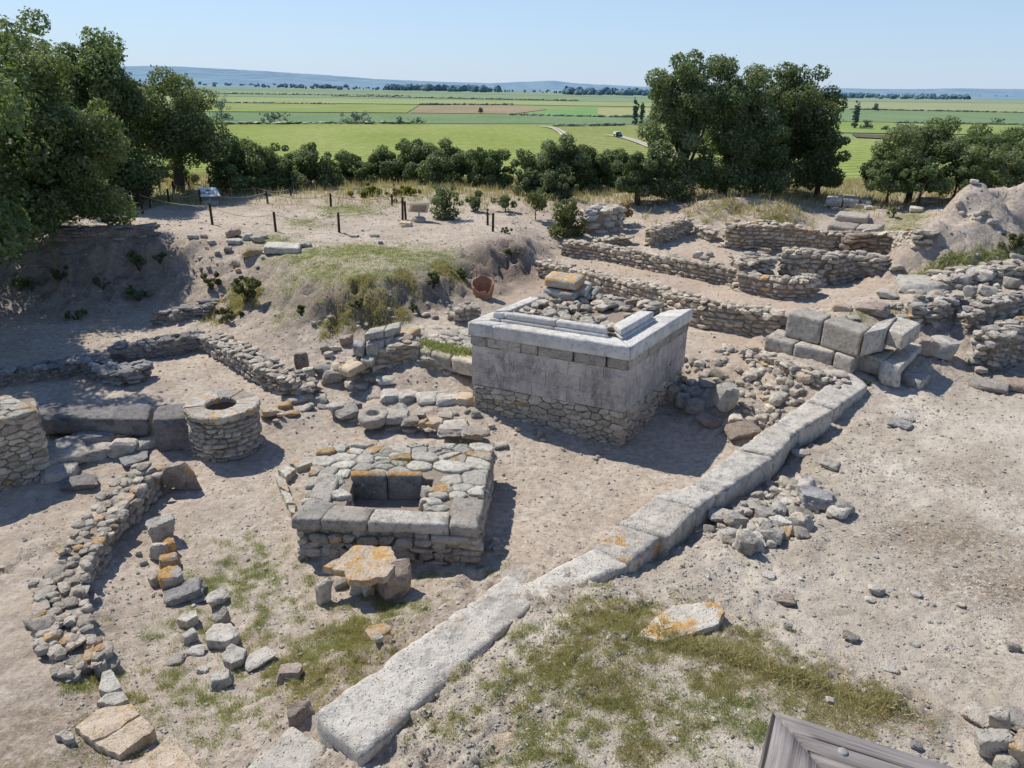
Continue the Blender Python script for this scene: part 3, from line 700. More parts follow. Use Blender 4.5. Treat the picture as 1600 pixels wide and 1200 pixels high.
# ------------------------------------------------------------------ the marble-topped altar
def V3(p, z): return np.array([p[0], p[1], z], float)
def altar():
    A = at(738, 650, 0)[:2]; B = at(971, 699, 0)[:2]; C = at(1078, 482, 2.25)[:2]; D = A + C - B
    Q = np.array([A, B, C, D]); ctr = Q.mean(0)
    def off(d):   # the ground plan moved out by d
        o = []
        for i in range(4):
            p, q, r = Q[i-1], Q[i], Q[(i+1) % 4]
            n1 = unit([(q-p)[1], -(q-p)[0]]); n2 = unit([(r-q)[1], -(r-q)[0]])
            o.append(q + (n1+n2)*d/(1+np.dot(n1, n2)))
        return np.array(o)
    t = thing('marble_altar', 'square altar with smooth stone walls and white marble kerbs on top', 'altar', V3(ctr, 0))
    Z = [-.15, .80, 1.72, 1.95, 2.25]
    # rubble foundation
    mb = MB(); P = off(-.05)
    mb.add([V3(p, Z[0]) for p in P] + [V3(p, Z[1]-.01) for p in P], [(0,1,5,4), (1,2,6,5), (2,3,7,6), (3,0,4,7), (4,5,6,7)], .5, 0, 1)
    for i, n in ((0, 125), (1, 120), (2, 60), (3, 60)):
        a, b = P[i], P[(i+1) % 4]; L = np.linalg.norm(b-a); eu = unit(b-a); nr = np.array([eu[1], -eu[0], 0])
        cell_stones(mb, [(-.03, 0), (L+.03, 0), (L+.03, Z[1]-Z[0]-.01), (-.03, Z[1]-Z[0]-.01)], n, planeframe(V3(a, Z[0]) + nr*.05, (*eu, 0), (0, 0, 1), nr), .009, .07, .012, 2.1, 50+i, .05, 0, uneven=.01)
    mb.build('rubble_base', [MAT['fieldwarm'], MAT['mortar']], t)
    # smooth ashlar wall, three courses with hair joints
    mb = MB(); P = off(-.045); S = off(0)
    mb.add([V3(p, Z[1]) for p in P] + [V3(p, Z[2]) for p in P], [(0,1,5,4), (1,2,6,5), (2,3,7,6), (3,0,4,7), (4,5,6,7), (3,2,1,0)], .5, 0, 0)
    for i in range(4):
        for k in range(3):
            z0 = Z[1]+(Z[2]-Z[1])*k/3 + .0015; z1 = Z[1]+(Z[2]-Z[1])*(k+1)/3 - .0015
            cuts = [0, .12, .31, .5, .72, 1] if k % 2 else [0, .22, .41, .64, .86, 1]
            if i == 1 and k == 1: cuts = [0, .22, .45, .70, .76, 1]
            for c0, c1 in zip(cuts[:-1], cuts[1:]):
                e = .0014
                f0 = S[i] + (S[(i+1) % 4]-S[i])*(c0+e*(c0 > 0)); f1 = S[i] + (S[(i+1) % 4]-S[i])*(c1-e*(c1 < 1))
                b0 = P[i] + (P[(i+1) % 4]-P[i])*c0; b1 = P[i] + (P[(i+1) % 4]-P[i])*c1
                if i == 1 and k == 1 and c0 == .70:
                    f0 = b0 + (f0-b0)*.12; f1 = b1 + (f1-b1)*.12
                mb.add([V3(f0, z0), V3(f1, z0), V3(f1, z1), V3(f0, z1), V3(b0, z0), V3(b1, z0), V3(b1, z1), V3(b0, z1)], [(0,1,2,3), (1,5,6,2), (4,0,3,7), (3,2,6,7), (4,5,1,0)], R.random(), 0, 0)
    mb.build('ashlar_wall', MAT['ashlar'], t)
    # course of worn blocks with open joints
    mb = MB(); S = off(.02); I = off(-.30)
    for i, cuts in ((0, [0, .1, .33, .445, .67, .875, 1]), (1, [0, .3, .66, 1]), (2, [0, .4, .7, 1]), (3, [0, .35, .6, 1])):
        for c0, c1 in zip(cuts[:-1], cuts[1:]):
            g = .006
            f0 = S[i]+(S[(i+1)%4]-S[i])*(c0+g*(c0 > 0)); f1 = S[i]+(S[(i+1)%4]-S[i])*(c1-g*(c1 < 1))
            b0 = I[i]+(I[(i+1)%4]-I[i])*c0; b1 = I[i]+(I[(i+1)%4]-I[i])*c1
            add_hex(mb, [V3(f0, Z[3]), V3(f1, Z[3]), V3(b1, Z[3]), V3(b0, Z[3])], [V3(f0, Z[2]+.002), V3(f1, Z[2]+.002), V3(b1, Z[2]+.002), V3(b0, Z[2]+.002)], .05, .012, rnd=.02)
    mb.build('block_course', MAT['grey'], t)
    # marble step
    S = off(.06); I = off(-.42)
    for i, cuts in ((0, [0, .16, 1]), (1, [0, .74, 1.0]), (3, [.25, 1])):
        for c0, c1 in zip(cuts[:-1], cuts[1:]):
            g = .0015
            f0 = S[i]+(S[(i+1)%4]-S[i])*(c0+g*(c0 > 0)); f1 = S[i]+(S[(i+1)%4]-S[i])*(c1-g*(c1 < 1))
            b0 = I[i]+(I[(i+1)%4]-I[i])*c0; b1 = I[i]+(I[(i+1)%4]-I[i])*c1
            if i == 1: f0 = f0 + (f1-f0)*.002; 
            if i == 1 and c0 == 0: b0 = I[1] + (I[2]-I[1])*.002
            m1 = MB(); add_hex(m1, [V3(f0, Z[4]), V3(f1, Z[4]), V3(b1, Z[4]), V3(b0, Z[4])], [V3(f0, Z[3]+.002), V3(f1, Z[3]+.002), V3(b1, Z[3]+.002), V3(b0, Z[3]+.002)], .06, .004, rnd=.012, chip=1.6)
            m1.build('marble_step', MAT['marble'], t)
    # moulded inner kerb: a low fillet, then the upright block
    def kerb(i, c0, c1, d0, d1, zt):
        a = off(-d0); b = off(-d1); a2 = off(-d0+.05)
        f = lambda P_, c: P_[i]+(P_[(i+1) % 4]-P_[i])*c
        m1 = MB()
        add_hex(m1, [V3(f(a2, c0), Z[4]+.06), V3(f(a2, c1), Z[4]+.06), V3(f(b, c1), Z[4]+.06), V3(f(b, c0), Z[4]+.06)], [V3(f(a2, c0), Z[4]-.01), V3(f(a2, c1), Z[4]-.01), V3(f(b, c1), Z[4]-.01), V3(f(b, c0), Z[4]-.01)], .06, .003, .5, rnd=.015)
        add_hex(m1, [V3(f(a, c0), zt), V3(f(a, c1), zt), V3(f(b, c1), zt), V3(f(b, c0), zt)], [V3(f(a, c0), Z[4]+.05), V3(f(a, c1), Z[4]+.05), V3(f(b, c1), Z[4]+.05), V3(f(b, c0), Z[4]+.05)], .05, .005, .5, rnd=.02, chip=1.8)
        m1.build('marble_kerb', MAT['marble'], t)
    kerb(0, .0, .08, .30, .50, 2.43); kerb(0, .082, .5, .32, .52, 2.44); kerb(0, .503, .905, .32, .52, 2.44)
    kerb(1, .0, .62, .32, .62, 2.45); kerb(3, .40, .66, .30, .55, 2.43); kerb(3, .662, .985, .30, .55, 2.44)
    # loose slabs that fill the middle
    mb = MB(); I = off(-.5)
    mb.add([V3(p, 1.9) for p in I] + [V3(p, 2.29) for p in I], [(0,1,5,4), (1,2,6,5), (2,3,7,6), (3,0,4,7), (4,5,6,7)], .5, 0, 1)
    for k in range(150):
        u, v = R.random(), R.random()**.9
        p = (I[0]*(1-u)+I[1]*u)*(1-v) + (I[3]*(1-u)+I[2]*u)*v
        if u > .62 and v > .3 and R.random() < .8: continue
        s = R.uniform(.14, .42)
        put_rock(mb, (p[0], p[1], 2.33+R.uniform(-.03, .1)), (s, s*R.uniform(.5, .9), R.uniform(.06, .15)), R.uniform(0, 6), .22, 3)
    for v in np.linspace(.05, .5, 5):   # low edging stones at the rear
        p = I[2]*(1-v) + I[3]*v
        put_rock(mb, (p[0], p[1], 2.36), (.42, .24, .16), .6, .05, 3)
    mb.build('rubble_fill', [MAT['field'], MAT['mortar']], t)
    return t
altar()
hexblock('stone_block', 'flat grey block lying under the lichen-topped block on the altar', 'stone block', [(848,450), (897,459), (912,449), (864,441)], 2.58, .2, MAT['grey'], rough=.016, li=.1)
hexblock('stone_block', 'orange-topped block, uppermost of the stack on the marble altar', 'stone block', [(850,433), (901,441), (915,429), (863,422)], 2.84, .22, MAT['grey'], rough=.018, li=.75)
hexblock('stone_block', 'small grey block at upper right of the stack on the altar', 'stone block', [(899,449), (916,453), (926,441), (910,437)], 2.62, .2, MAT['grey'], rough=.012)
hexblock('stone_block', 'grey block at the foot of the stack on the altar, below a smaller block', 'stone block', [(893,462), (918,467), (930,453), (908,448)], 2.42, .2, MAT['grey'], rough=.012)
hexblock('stone_block', 'grey block at the right end of the stack on the marble altar', 'stone block', [(918,456), (930,459), (939,449), (926,446)], 2.5, .26, MAT['grey'], rough=.012)

# ------------------------------------------------------------------ the well
def well():
    f = atg(360, 722); d = unit(f[:2]); c = f[:2] + d*.72; zb = float(H(*c)) - .05; h = .92
    t = thing('stone_well', 'round drystone well head with a black open shaft', 'well', V3(c, zb))
    mb = MB(); r = .70; z = 0
    while z < h-.02:
        ch = R.uniform(.075, .13); a = R.random()
        while a < 2*PI + R.random()*.2:
            w = R.uniform(.13, .34); aa = a + w/2/r
            put_rock(mb, (c[0]+(r-.13)*math.cos(aa), c[1]+(r-.13)*math.sin(aa), zb+z+ch/2), (w*1.05, .28, ch*1.08), aa+PI/2, .05, 2)
            a += w/r
        z += ch*.97
    mb.lathe([(.45, 0), (.6, 0), (.62, h-.03), (.36, h-.03), (.36, 0)], V3(c, zb), 40, mi=1)
    mb.build('well_wall', [MAT['field'], MAT['mortar']], t)
    # cap slabs round the opening
    hc = c - d*.02 + np.array([-.02, 0]); n = 9; cuts = np.sort((np.arange(n) + R.uniform(-.25, .25, n))/n*2*PI)
    for k in range(n):
        a0, a1 = cuts[k]+.007, (cuts[(k+1) % n] + (2*PI if k == n-1 else 0))-.007
        mb = MB(); V = []; m = 7; ro = r*R.uniform(1.0, 1.07); th = R.uniform(.085, .1)
        for zz, e in ((-.01, 0), (th-.02, 0), (th, .03)):
            for j in range(m): w = a0+(a1-a0)*j/(m-1); q = ro-e+R.normal(0, .012); V.append((c[0]+q*math.cos(w), c[1]+q*math.sin(w), zb+h-.02+zz+R.normal(0, .004)))
            for j in range(m): w = a1-(a1-a0)*j/(m-1); q = .30+e+R.normal(0, .01); V.append((hc[0]+q*math.cos(w), hc[1]+q*math.sin(w), zb+h-.02+zz+R.normal(0, .004)))
        M2 = 2*m; F = [(i*M2+j, i*M2+(j+1) % M2, (i+1)*M2+(j+1) % M2, (i+1)*M2+j) for i in range(2) for j in range(M2)]
        mb.add(V, F, R.random(), .5, 0)
        top = V[2*M2:]; mb.add(top, [(j, j+1, M2-2-j, M2-1-j) for j in range(m-1)], R.random(), .5 if k % 2 else .2, 0)
        mb.build('capstone', MAT['grey'], t)
well()

# ------------------------------------------------------------------ the paved platform with a sunk basin
def quadpt(c, u, v): return (c[0]*(1-u)+c[1]*u)*(1-v) + (c[3]*(1-u)+c[2]*u)*v
def platform():
    zt = .76
    c = [at(455, 810, zt), at(747, 826, zt), at(772, 690, zt), at(496, 692, zt)]
    ctr = sum(c)/4
    t = thing('paved_platform', 'raised platform of pale crazy paving with a sunken square basin', 'platform', (ctr[0], ctr[1], 0))
    # basin outline in platform coordinates
    def uv(px, py):
        p = at(px, py, zt)[:2]; u, v = .5, .5
        for _ in range(12):
            q = quadpt(c, u, v)[:2]; e = p-q; J = np.stack([quadpt(c, u+.01, v)[:2]-q, quadpt(c, u, v+.01)[:2]-q], 1)/.01
            d = np.linalg.solve(J, e); u += d[0]; v += d[1]
        return u, v
    u0, v0 = uv(536, 795); u1, _ = uv(664, 800); _, v1 = uv(600, 742)
    # earth-and-rubble body round the basin
    mb = MB()
    def prism(ua, ub, va, vb, z0, z1, ins=0):
        q = [quadpt(c, a, b) for a, b in ((ua, va), (ub, va), (ub, vb), (ua, vb))]
        mb.add([V3(p, z0) for p in q] + [V3(p, z1) for p in q], [(0,1,5,4), (1,2,6,5), (2,3,7,6), (3,0,4,7), (4,5,6,7)], .5, 0, 1)
    zi = .69
    prism(.05, .965, .06, v0, -.1, zi); prism(.05, u0, v0, v1, -.1, zi); prism(u1, .965, v0, v1, -.1, zi); prism(.05, .965, v1, .97, -.1, zi); prism(u0, u1, v0, v1, -.1, .32)
    def facing(pa, pb, n, z0, z1, seed):
        a, b = np.array(pa[:2]), np.array(pb[:2]); L = np.linalg.norm(b-a); eu = unit(b-a); nr = np.array([eu[1], -eu[0], 0])
        path = [(a[0], a[1], z0, z1), (b[0], b[1], z0, z1)]
        wall_stones(mb, path, .3, .24, .13, 2, .05, top=False, sides=(-1,), core=False, jit=.03)
    I = [quadpt(c, .06, .07), quadpt(c, .955, .07), quadpt(c, .96, .97), quadpt(c, .06, .97)]
    facing(I[0], I[1], 40, 0, .42, 1); facing(I[1], I[2], 40, 0, .68, 2); facing(I[2], I[3], 40, 0, .68, 3); facing(I[3], I[0], 40, 0, .68, 4)
    mb.build('rubble_base', [MAT['field'], MAT['mortar']], t)
    # second course
    mb = MB(); cuts = [.025, .125, .2, .31, .46, .53, .65, .74, .97]
    for a, b in zip(cuts[:-1], cuts[1:]):
        e = .004; fv = .045 + R.uniform(-.015, .015) - (.04 if b > .9 else 0)
        q = [quadpt(c, a+e, fv), quadpt(c, b-e, fv), quadpt(c, b-e, .2), quadpt(c, a+e, .2)]
        add_hex(mb, [V3(p, .555+R.uniform(-.012, .0)) for p in q], [V3(p, .39+R.uniform(-.02, .02)) for p in q], .045, .014, rnd=.035)
    mb.build('second_course', MAT['grey'], t)
    # dressed edge blocks along the front and left
    def edge(px, li=0.):
        mb = MB(); q = [at(x, y, zt) for x, y in px]
        add_hex(mb, [V3(p, zt) for p in q], [V3(p, zt-.2) for p in q], .045, .014, li=li, rnd=.03); mb.build('edge_block', MAT['grey'], t)
    edge([(453,810), (499,812), (527,786), (484,776)]); edge([(500,812), (571,815), (586,794), (520,787)])
    edge([(572,815), (701,820), (703,799), (586,794)]); edge([(702,820), (747,825), (758,779), (708,775)])
    edge([(484,775), (514,785), (532,742), (497,738)], .25)
    # the standing slab at the back of the basin, with a crack down it
    for x0, x1 in ((548, 603.5), (604.5, 660)):
        q = [at(x0, 742, .80), at(x1, 743.5, .80), at(x1, 735.5, .80), at(x0+1, 734.5, .80)]
        mb = MB(); add_hex(mb, q, [V3(p, .28) for p in q], .04, .012, rv=.35, li=.0, rnd=.03)
        for i, zz in enumerate(mb.v[0][:, 2]): pass
        fz = np.array([mb.v[0][f].mean(0)[2] for f in mb.l[0].reshape(-1, 4)]); mb.li = [np.where(fz > .775, .95, np.where(fz > .7, .12, 0.))]
        mb.build('basin_slab', MAT['dark'], t)
    # paving
    mb = MB(); O = c[0]; eu = unit((c[1]-c[0])[:2]); ev = np.array([-eu[1], eu[0]])
    poly = [((p-O)[:2] @ eu, (p-O)[:2] @ ev) for p in c]
    excl = []
    for px in ([(455,810), (747,826), (758,776), (706,772), (702,797), (520,786), (534,740), (495,737)], ):
        excl.append([((at(x, y, zt)-O)[:2] @ eu, (at(x, y, zt)-O)[:2] @ ev) for x, y in px])
    ho = [((quadpt(c, a, b)-O)[:2] @ eu, (quadpt(c, a, b)-O)[:2] @ ev) for a, b in ((u0-.02, v0), (u1+.01, v0), (u1+.01, v1+.06), (u0-.02, v1+.06))]
    def inpoly(p, pl):
        r = False
        for i in range(len(pl)):
            (x0, y0), (x1, y1) = pl[i], pl[i-1]
            if (y0 > p[1]) != (y1 > p[1]) and p[0] < (x1-x0)*(p[1]-y0)/(y1-y0)+x0: r = not r
        return r
    cell_stones(mb, poly, 105, planeframe(V3(O, zt-.025), (*eu, 0), (*ev, 0), (0, 0, 1)), .014, .09, .014, 1.35, 5, .16, 0, hole=lambda p: inpoly(p, ho) or any(inpoly(p, e) for e in excl), uneven=.012)
    mb.build('paving', MAT['cream'], t)
    # rough lining stones left and right of the basin
    for px, py, z, s in ((527,752,.72,.24), (533,766,.62,.24), (536,780,.55,.2), (524,775,.7,.22), (540,770,.45,.22), (541,788,.4,.22), (668,765,.6,.24), (668,782,.5,.26), (672,790,.62,.22), (664,752,.6,.2)):
        mb = MB(); p = at(px, py, z); put_rock(mb, (p[0], p[1], z-.06), (s, s*1.1, .24), R.uniform(0, 3), .15, 3); mb.build('lining_stone', MAT['cream'], t)
platform()
def polyslab(name, label, cat, px, z, thick, mat, group=None, li=0., jag=.02, parent=None, tilt=(0, 0), sub=3):
    """flat broken slab with a surveyed outline (pixels) at level z"""
    q = np.array([at(a, b, z)[:2] for a, b in px]); ctr = q.mean(0); out = []
    for i in range(len(q)):
        a, b = q[i], q[(i+1) % len(q)]; L = np.linalg.norm(b-a); k = max(2, int(L/.07))
        for j in range(k): out.append(a+(b-a)*j/k + R.normal(0, jag*.5, 2)*(j > 0))
    out = np.array(out); m = len(out); rings = []
    zc = lambda p: z + (p[:, 0]-ctr[0])*tilt[0] + (p[:, 1]-ctr[1])*tilt[1] + fbm2(p[:, 0], p[:, 1], 5., 4, 3)*.02
    def ring(f, dz, nz=0.): p = ctr + (out-ctr)*f; return np.c_[p, zc(p)+dz+R.normal(0, nz, m)]
    rings = [ring(.97, -thick), ring(1.0, -thick*.6, .006), ring(1.0, -.025, .004), ring(1-.035, 0), ring(.8, .004), ring(.55, 0), ring(.3, 0)]
    V = np.concatenate(rings + [[[ctr[0], ctr[1], float(zc(ctr[None])[0])]]]); n = len(rings)
    mb = MB(); rv = R.random()
    mb.add(V, [(i*m+j, i*m+(j+1) % m, (i+1)*m+(j+1) % m, (i+1)*m+j) for i in range(n-1) for j in range(m)], rv, li, 0, False)
    mb.add(V[(n-1)*m:], [(j, (j+1) % m, m) for j in range(m)], rv, li, 0)
    o = mb.build(name, MAT[mat], parent)
    if parent is None: props(o, label, cat, group)
    return o
for i, px in enumerate([[(434,733), (448,727), (462,732), (447,746)], [(429,740), (446,748), (452,768), (436,760)], [(438,764), (453,770), (462,787), (447,786)], [(450,789), (462,789), (462,802), (454,800)], [(452,722), (480,716), (488,722), (464,731)]]):
    polyslab('stone', 'pale lichened edging stone in the ground beside the left of the paved platform', 'stone', px, .13, .2, 'cream', 'edging stones left of the platform', li=.45)

# low stone seat before the platform
rock('stone', 'brown squared stone under the right end of the orange-stained slab', 616, 938, 56, 66, 'brown', .8, 8, li=.35, tilt=.04, boxy=1.)
polyslab('stone_slab', 'broad orange-stained slab propped on small stones before the platform', 'stone slab', [(503,884), (530,872), (553,853), (612,855), (623,880), (607,899), (566,907), (545,906), (538,893)], .50, .11, 'tan', li=.5, tilt=(0, .05))
for px, py, w, h, mt, lb in ((558,931,24,26,'grey','squared grey stone, left of the two under the orange-stained slab'), (576,935,20,30,'grey','upright grey stone in the middle under the orange-stained slab'), (533,922,24,20,'grey','dark stone under the left end of the orange-stained slab'), (545,912,16,16,'grey','small round stone wedged just beneath the orange-stained slab')):
    rock('stone', lb, px, py, w, h, mt, .9, li=.05)
rock('stone', 'pale slab leaning beside the left of the propped orange-stained slab', 508, 944, 26, 40, 'cream', .5, 30, li=.2, boxy=1.)
rock('stone', 'small orange stone behind the left corner of the propped slab', 521, 876, 15, 15, 'tan', .8, li=.9)
rock('stone', 'loose squarish stone with an orange top on the grass near the kerb', 592, 997, 40, 30, 'tan', .8, 20, li=.7, boxy=1.)
rock('stone', 'little pale stone just below the orange-topped loose stone', 592, 1012, 17, 15, 'cream', .8)

# ------------------------------------------------------------------ the diagonal kerb of long blocks
KG = 'blocks of the diagonal kerb'
for lb, cs, z, th, li, ro in (
    ('pale slab at the very bottom end of the diagonal kerb, lower than the rest', [(372,1208), (478,1218), (514,1166), (456,1131)], .68, .4, .05, .018),
    ('longest white block of the diagonal kerb, half buried along its right side', [(489,1114), (566,1180), (842,935), (795,893)], 1.0, .42, .06, .03),
    ('earth-covered kerb block between the long white block and the orange-marked one', [(806,917), (850,944), (984,881), (929,854)], .97, .4, .05, .025),
    ('kerb block with a bright orange lichen patch at its near right corner', [(928,853), (984,879), (1034,837), (967,818)], 1.0, .5, .55, .026),
    ('kerb block just above the one with the orange patch', [(967,817), (1047,838), (1090,794), (1021,775)], 1.02, .5, .15, .026),
    ('short kerb block, third above the half-buried stretch', [(1022,774), (1091,793), (1122,770), (1081,756)], 1.0, .5, .1, .026),
    ('long kerb block beside the tip of the altar shadow', [(1082,755), (1124,772), (1211,714), (1150,701)], 1.02, .5, .0, .026),
    ('kerb block beside the brown block of the rubble slope', [(1151,700), (1213,712), (1248,671), (1213,659)], 1.0, .5, .0, .026),
    ('kerb block with a dark notch at its near corner', [(1214,658), (1250,671), (1305,639), (1258,625)], 1.03, .5, .0, .026),
    ('topmost kerb block, touching the corner of dressed masonry', [(1259,624), (1307,637), (1357,602), (1327,578)], 1.02, .5, .0, .026)):
    hexblock('kerb_block', lb, 'stone block', cs, z, th, MAT['pale'], KG, rough=ro, li=li, res=.055, chip=1.5)
rock('stone', 'white stone with a dark face where the long kerb block ends', 806, 916, 46, 26, 'pale', .9, 25)

# ------------------------------------------------------------------ the dressed corner at the head of the kerb
for lb, cs, z, th in (
    ('low dressed block at the left end of the lower course of the masonry corner', [(1196,525), (1240,537), (1262,526), (1216,513)], 1.38, .36),
    ('middle block of the lower course of the masonry corner', [(1241.5,537.5), (1302,550), (1328,538), (1263.5,526.5)], 1.38, .36),
    ('right block of the lower course of the masonry corner, above the kerb', [(1304,551), (1334,561), (1354,548), (1330,539)], 1.38, .38),
    ('tall dressed block at the left end of the upper course', [(1231,488), (1286,501), (1300,492), (1254,478)], 2.0, .61),
    ('tall dressed block in the middle of the upper course', [(1287.5,501.5), (1348,520), (1364,509), (1302,492.5)], 2.0, .61),
    ('upper corner block with a smooth sunlit end', [(1350,521), (1386,513), (1402,495), (1371,503)], 2.02, .56),
    ('broken block resting at the right end of the upper course', [(1388,514), (1413,523), (1441,504), (1404,494)], 1.98, .38),
    ('low corner block lying across the end of the topmost kerb block', [(1338,551), (1381,561), (1398,546), (1352,539)], 1.42, .42),
    ('dark slab jutting out under the broken block of the corner', [(1383,563), (1408,573), (1442,538), (1412,532)], 1.36, .2),
    ('long dark slab lying on the ground right of the masonry corner', [(1398,580), (1440,597), (1456,584), (1412,566)], 1.02, .28)):
    hexblock('stone_block', lb, 'stone block', cs, z, th, MAT['grey'], rough=.012, res=.05, li=.03, rnd=.03)
rock('stone', 'cracked knobbly stone standing at the end of the topmost kerb block', 1386, 606, 34, 46, 'pale', .9, rough=.08)
rock('stone', 'dark overhanging boulder right of the masonry corner', 1467, 562, 46, 40, 'grey', .9, boxy=.3)
rock('stone', 'brown earth-stained boulder under the right end of the masonry corner', 1440, 556, 30, 34, 'brown', 1.)
# ------------------------------------------------------------------ dry-stone walls of the dig
rwall('long dry-stone wall directly behind the marble altar, nearest of the trench walls', [(838,432), (900,452), (960,470), (1020,488), (1085,514), (1150,522), (1205,524)], [.5,.6,.66,.7,.74,.72,.55], .6, .24, .12, 'fieldwarm', 1, side=1, lich=.02)
rwall('long dry-stone wall second behind the altar, across the narrow earth corridor', [(876,398), (920,404), (980,416), (1060,432), (1152,450)], [.5,.52,.52,.55,.55], .6, .26, .13, 'fieldwarm', 1, side=1, lich=.02)
rwall('squat stone pier with a shaded right face ending the second trench wall', [(1155,453), (1204,446)], .85, 1.0, .28, .15, 'field', 1, 'stone_pier', side=1)
rwall('low dry-stone wall closing the corridor below the stone pier', [(1152,456), (1200,466), (1246,470), (1276,462)], [.6,.6,.62,.6], .5, .26, .14, 'field', 1, side=1)
rwall('upright end pier of roughly squared stones in the middle of the trench', [(1214,440), (1242,443)], 1.0, .7, .3, .15, 'fieldwarm', 1, 'stone_pier', side=1)
rwall('ragged rubble wall running right from the end pier', [(1245,443), (1290,448), (1330,440), (1374,428)], [1.0,.95,.8,.45], .8, .24, .13, 'field', 1, side=1, step=.08)
rwall('high back wall of weathered stones below the straw-covered mound', [(1132,388), (1160,391), (1200,392), (1250,396), (1300,400), (1335,398)], [.8,.95,.95,.9,.8,.7], .7, .28, .14, 'fieldwarm', 1, side=1, step=.04)
rwall('dark flat-topped lump of wall with a shaded right end beyond the end pier', [(1318,405), (1352,402)], .8, 1.1, .36, .16, 'brown', 1, side=1)
rwall('tumbled end of wall against the foot of the big earth mound', [(1352,398), (1386,398), (1420,392)], [.75,.8,.6], .7, .36, .15, 'field', 1, side=1, step=.08)
rwall('short block-like wall with a sunlit end, at the left of the straw mound', [(1021,386), (1050,377), (1080,366)], .62, .55, .22, .1, 'fieldwarm', 1, side=1)
rwall('low rubble spur running on behind the short block-like wall', [(1082,368), (1104,378)], .4, .5, .24, .11, 'fieldwarm', 1, side=1)
rwall('rounded lump of pale masonry beside the bush at the head of the trench', [(914,366), (945,366), (974,360)], [.85,.95,.9], 1.1, .42, .26, 'pale', 1, side=1)
rwall('stub of low wall in front of the pale masonry lump', [(925,388), (952,386), (980,383)], .3, .6, .3, .12, 'fieldwarm', 1, side=1)
rwall('curving dry-stone wall running down to the left of the stacked blocks', [(312,549), (350,571), (402,603), (441,620), (478,626)], [.42,.46,.5,.45,.32], .66, .22, .1, 'field', 1, side=1, lich=.03)
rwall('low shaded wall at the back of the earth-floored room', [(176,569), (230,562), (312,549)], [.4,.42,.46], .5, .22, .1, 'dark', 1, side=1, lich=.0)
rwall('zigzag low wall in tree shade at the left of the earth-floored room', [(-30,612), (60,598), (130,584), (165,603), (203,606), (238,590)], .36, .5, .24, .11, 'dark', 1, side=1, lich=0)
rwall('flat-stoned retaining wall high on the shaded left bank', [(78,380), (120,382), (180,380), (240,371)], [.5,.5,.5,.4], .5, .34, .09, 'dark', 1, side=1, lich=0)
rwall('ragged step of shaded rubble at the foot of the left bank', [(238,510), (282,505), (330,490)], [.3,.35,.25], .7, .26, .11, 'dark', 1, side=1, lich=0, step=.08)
rwall('little heap-like stub of wall left of the marble altar, near the bank', [(713,506), (748,502)], .42, .5, .22, .11, 'field', 1, side=1)
rwall('rubble footing under the grass-topped paving beside the altar', [(652,573), (690,583), (742,596)], .26, .5, .2, .13, 'field', 1, side=1)
rwall('dry-stone footing beneath the dressed masonry corner', [(1150,556), (1195,574), (1250,598), (1312,618)], [.16,.22,.26,.2], .5, .19, .1, 'field', 2, side=1, step=.05)
rwall('curved lower retaining wall in shade at the right edge', [(1513,572), (1540,588), (1572,575), (1640,556)], [.8,.95,.95,.95], .6, .25, .12, 'grey', 1, side=1)
rwall('curved upper retaining wall in shade at the right edge, above another', [(1512,520), (1552,502), (1600,490), (1680,480)], [.45,.5,.5,.5], .5, .25, .12, 'grey', 1, side=1)
rwall('rough stone face below the flat slabs of the right-hand terrace', [(1425,512), (1455,512), (1486,500), (1500,488)], [.5,.6,.5,.4], .7, .26, .13, 'grey', 1, side=1, step=.06)
rwall('broad bank of tumbled wall stones along the grassy right-hand ridge', [(1470,452), (1520,446), (1570,440), (1640,436)], [.25,.3,.35,.35], 1.0, .34, .15, 'field', 1, side=1, step=.08)

def topwall(label, pix, zt, zb, th, sw, sh, mat, lod, **kw):
    path = []
    for i, (a, b) in enumerate(pix):
        z1 = zt if np.isscalar(zt) else zt[i]; p = at(a, b, z1); path.append((p[0], p[1], zb, z1))
    mb = MB(); wall_stones(mb, path, th, sw, sh, lod, **kw)
    return props(mb.build('rubble_wall', [MAT[mat], MAT['mortar']]), label, 'ruined wall')
topwall('long curving rubble wall with orange-spotted stones along the lower left', [(232,726), (182,776), (143,828), (108,884), (88,930), (100,985), (138,1035)], [.42,.44,.46,.48,.5,.5,.46], .0, .60, .21, .11, 'field', 2, lich=.14, topscale=.85)

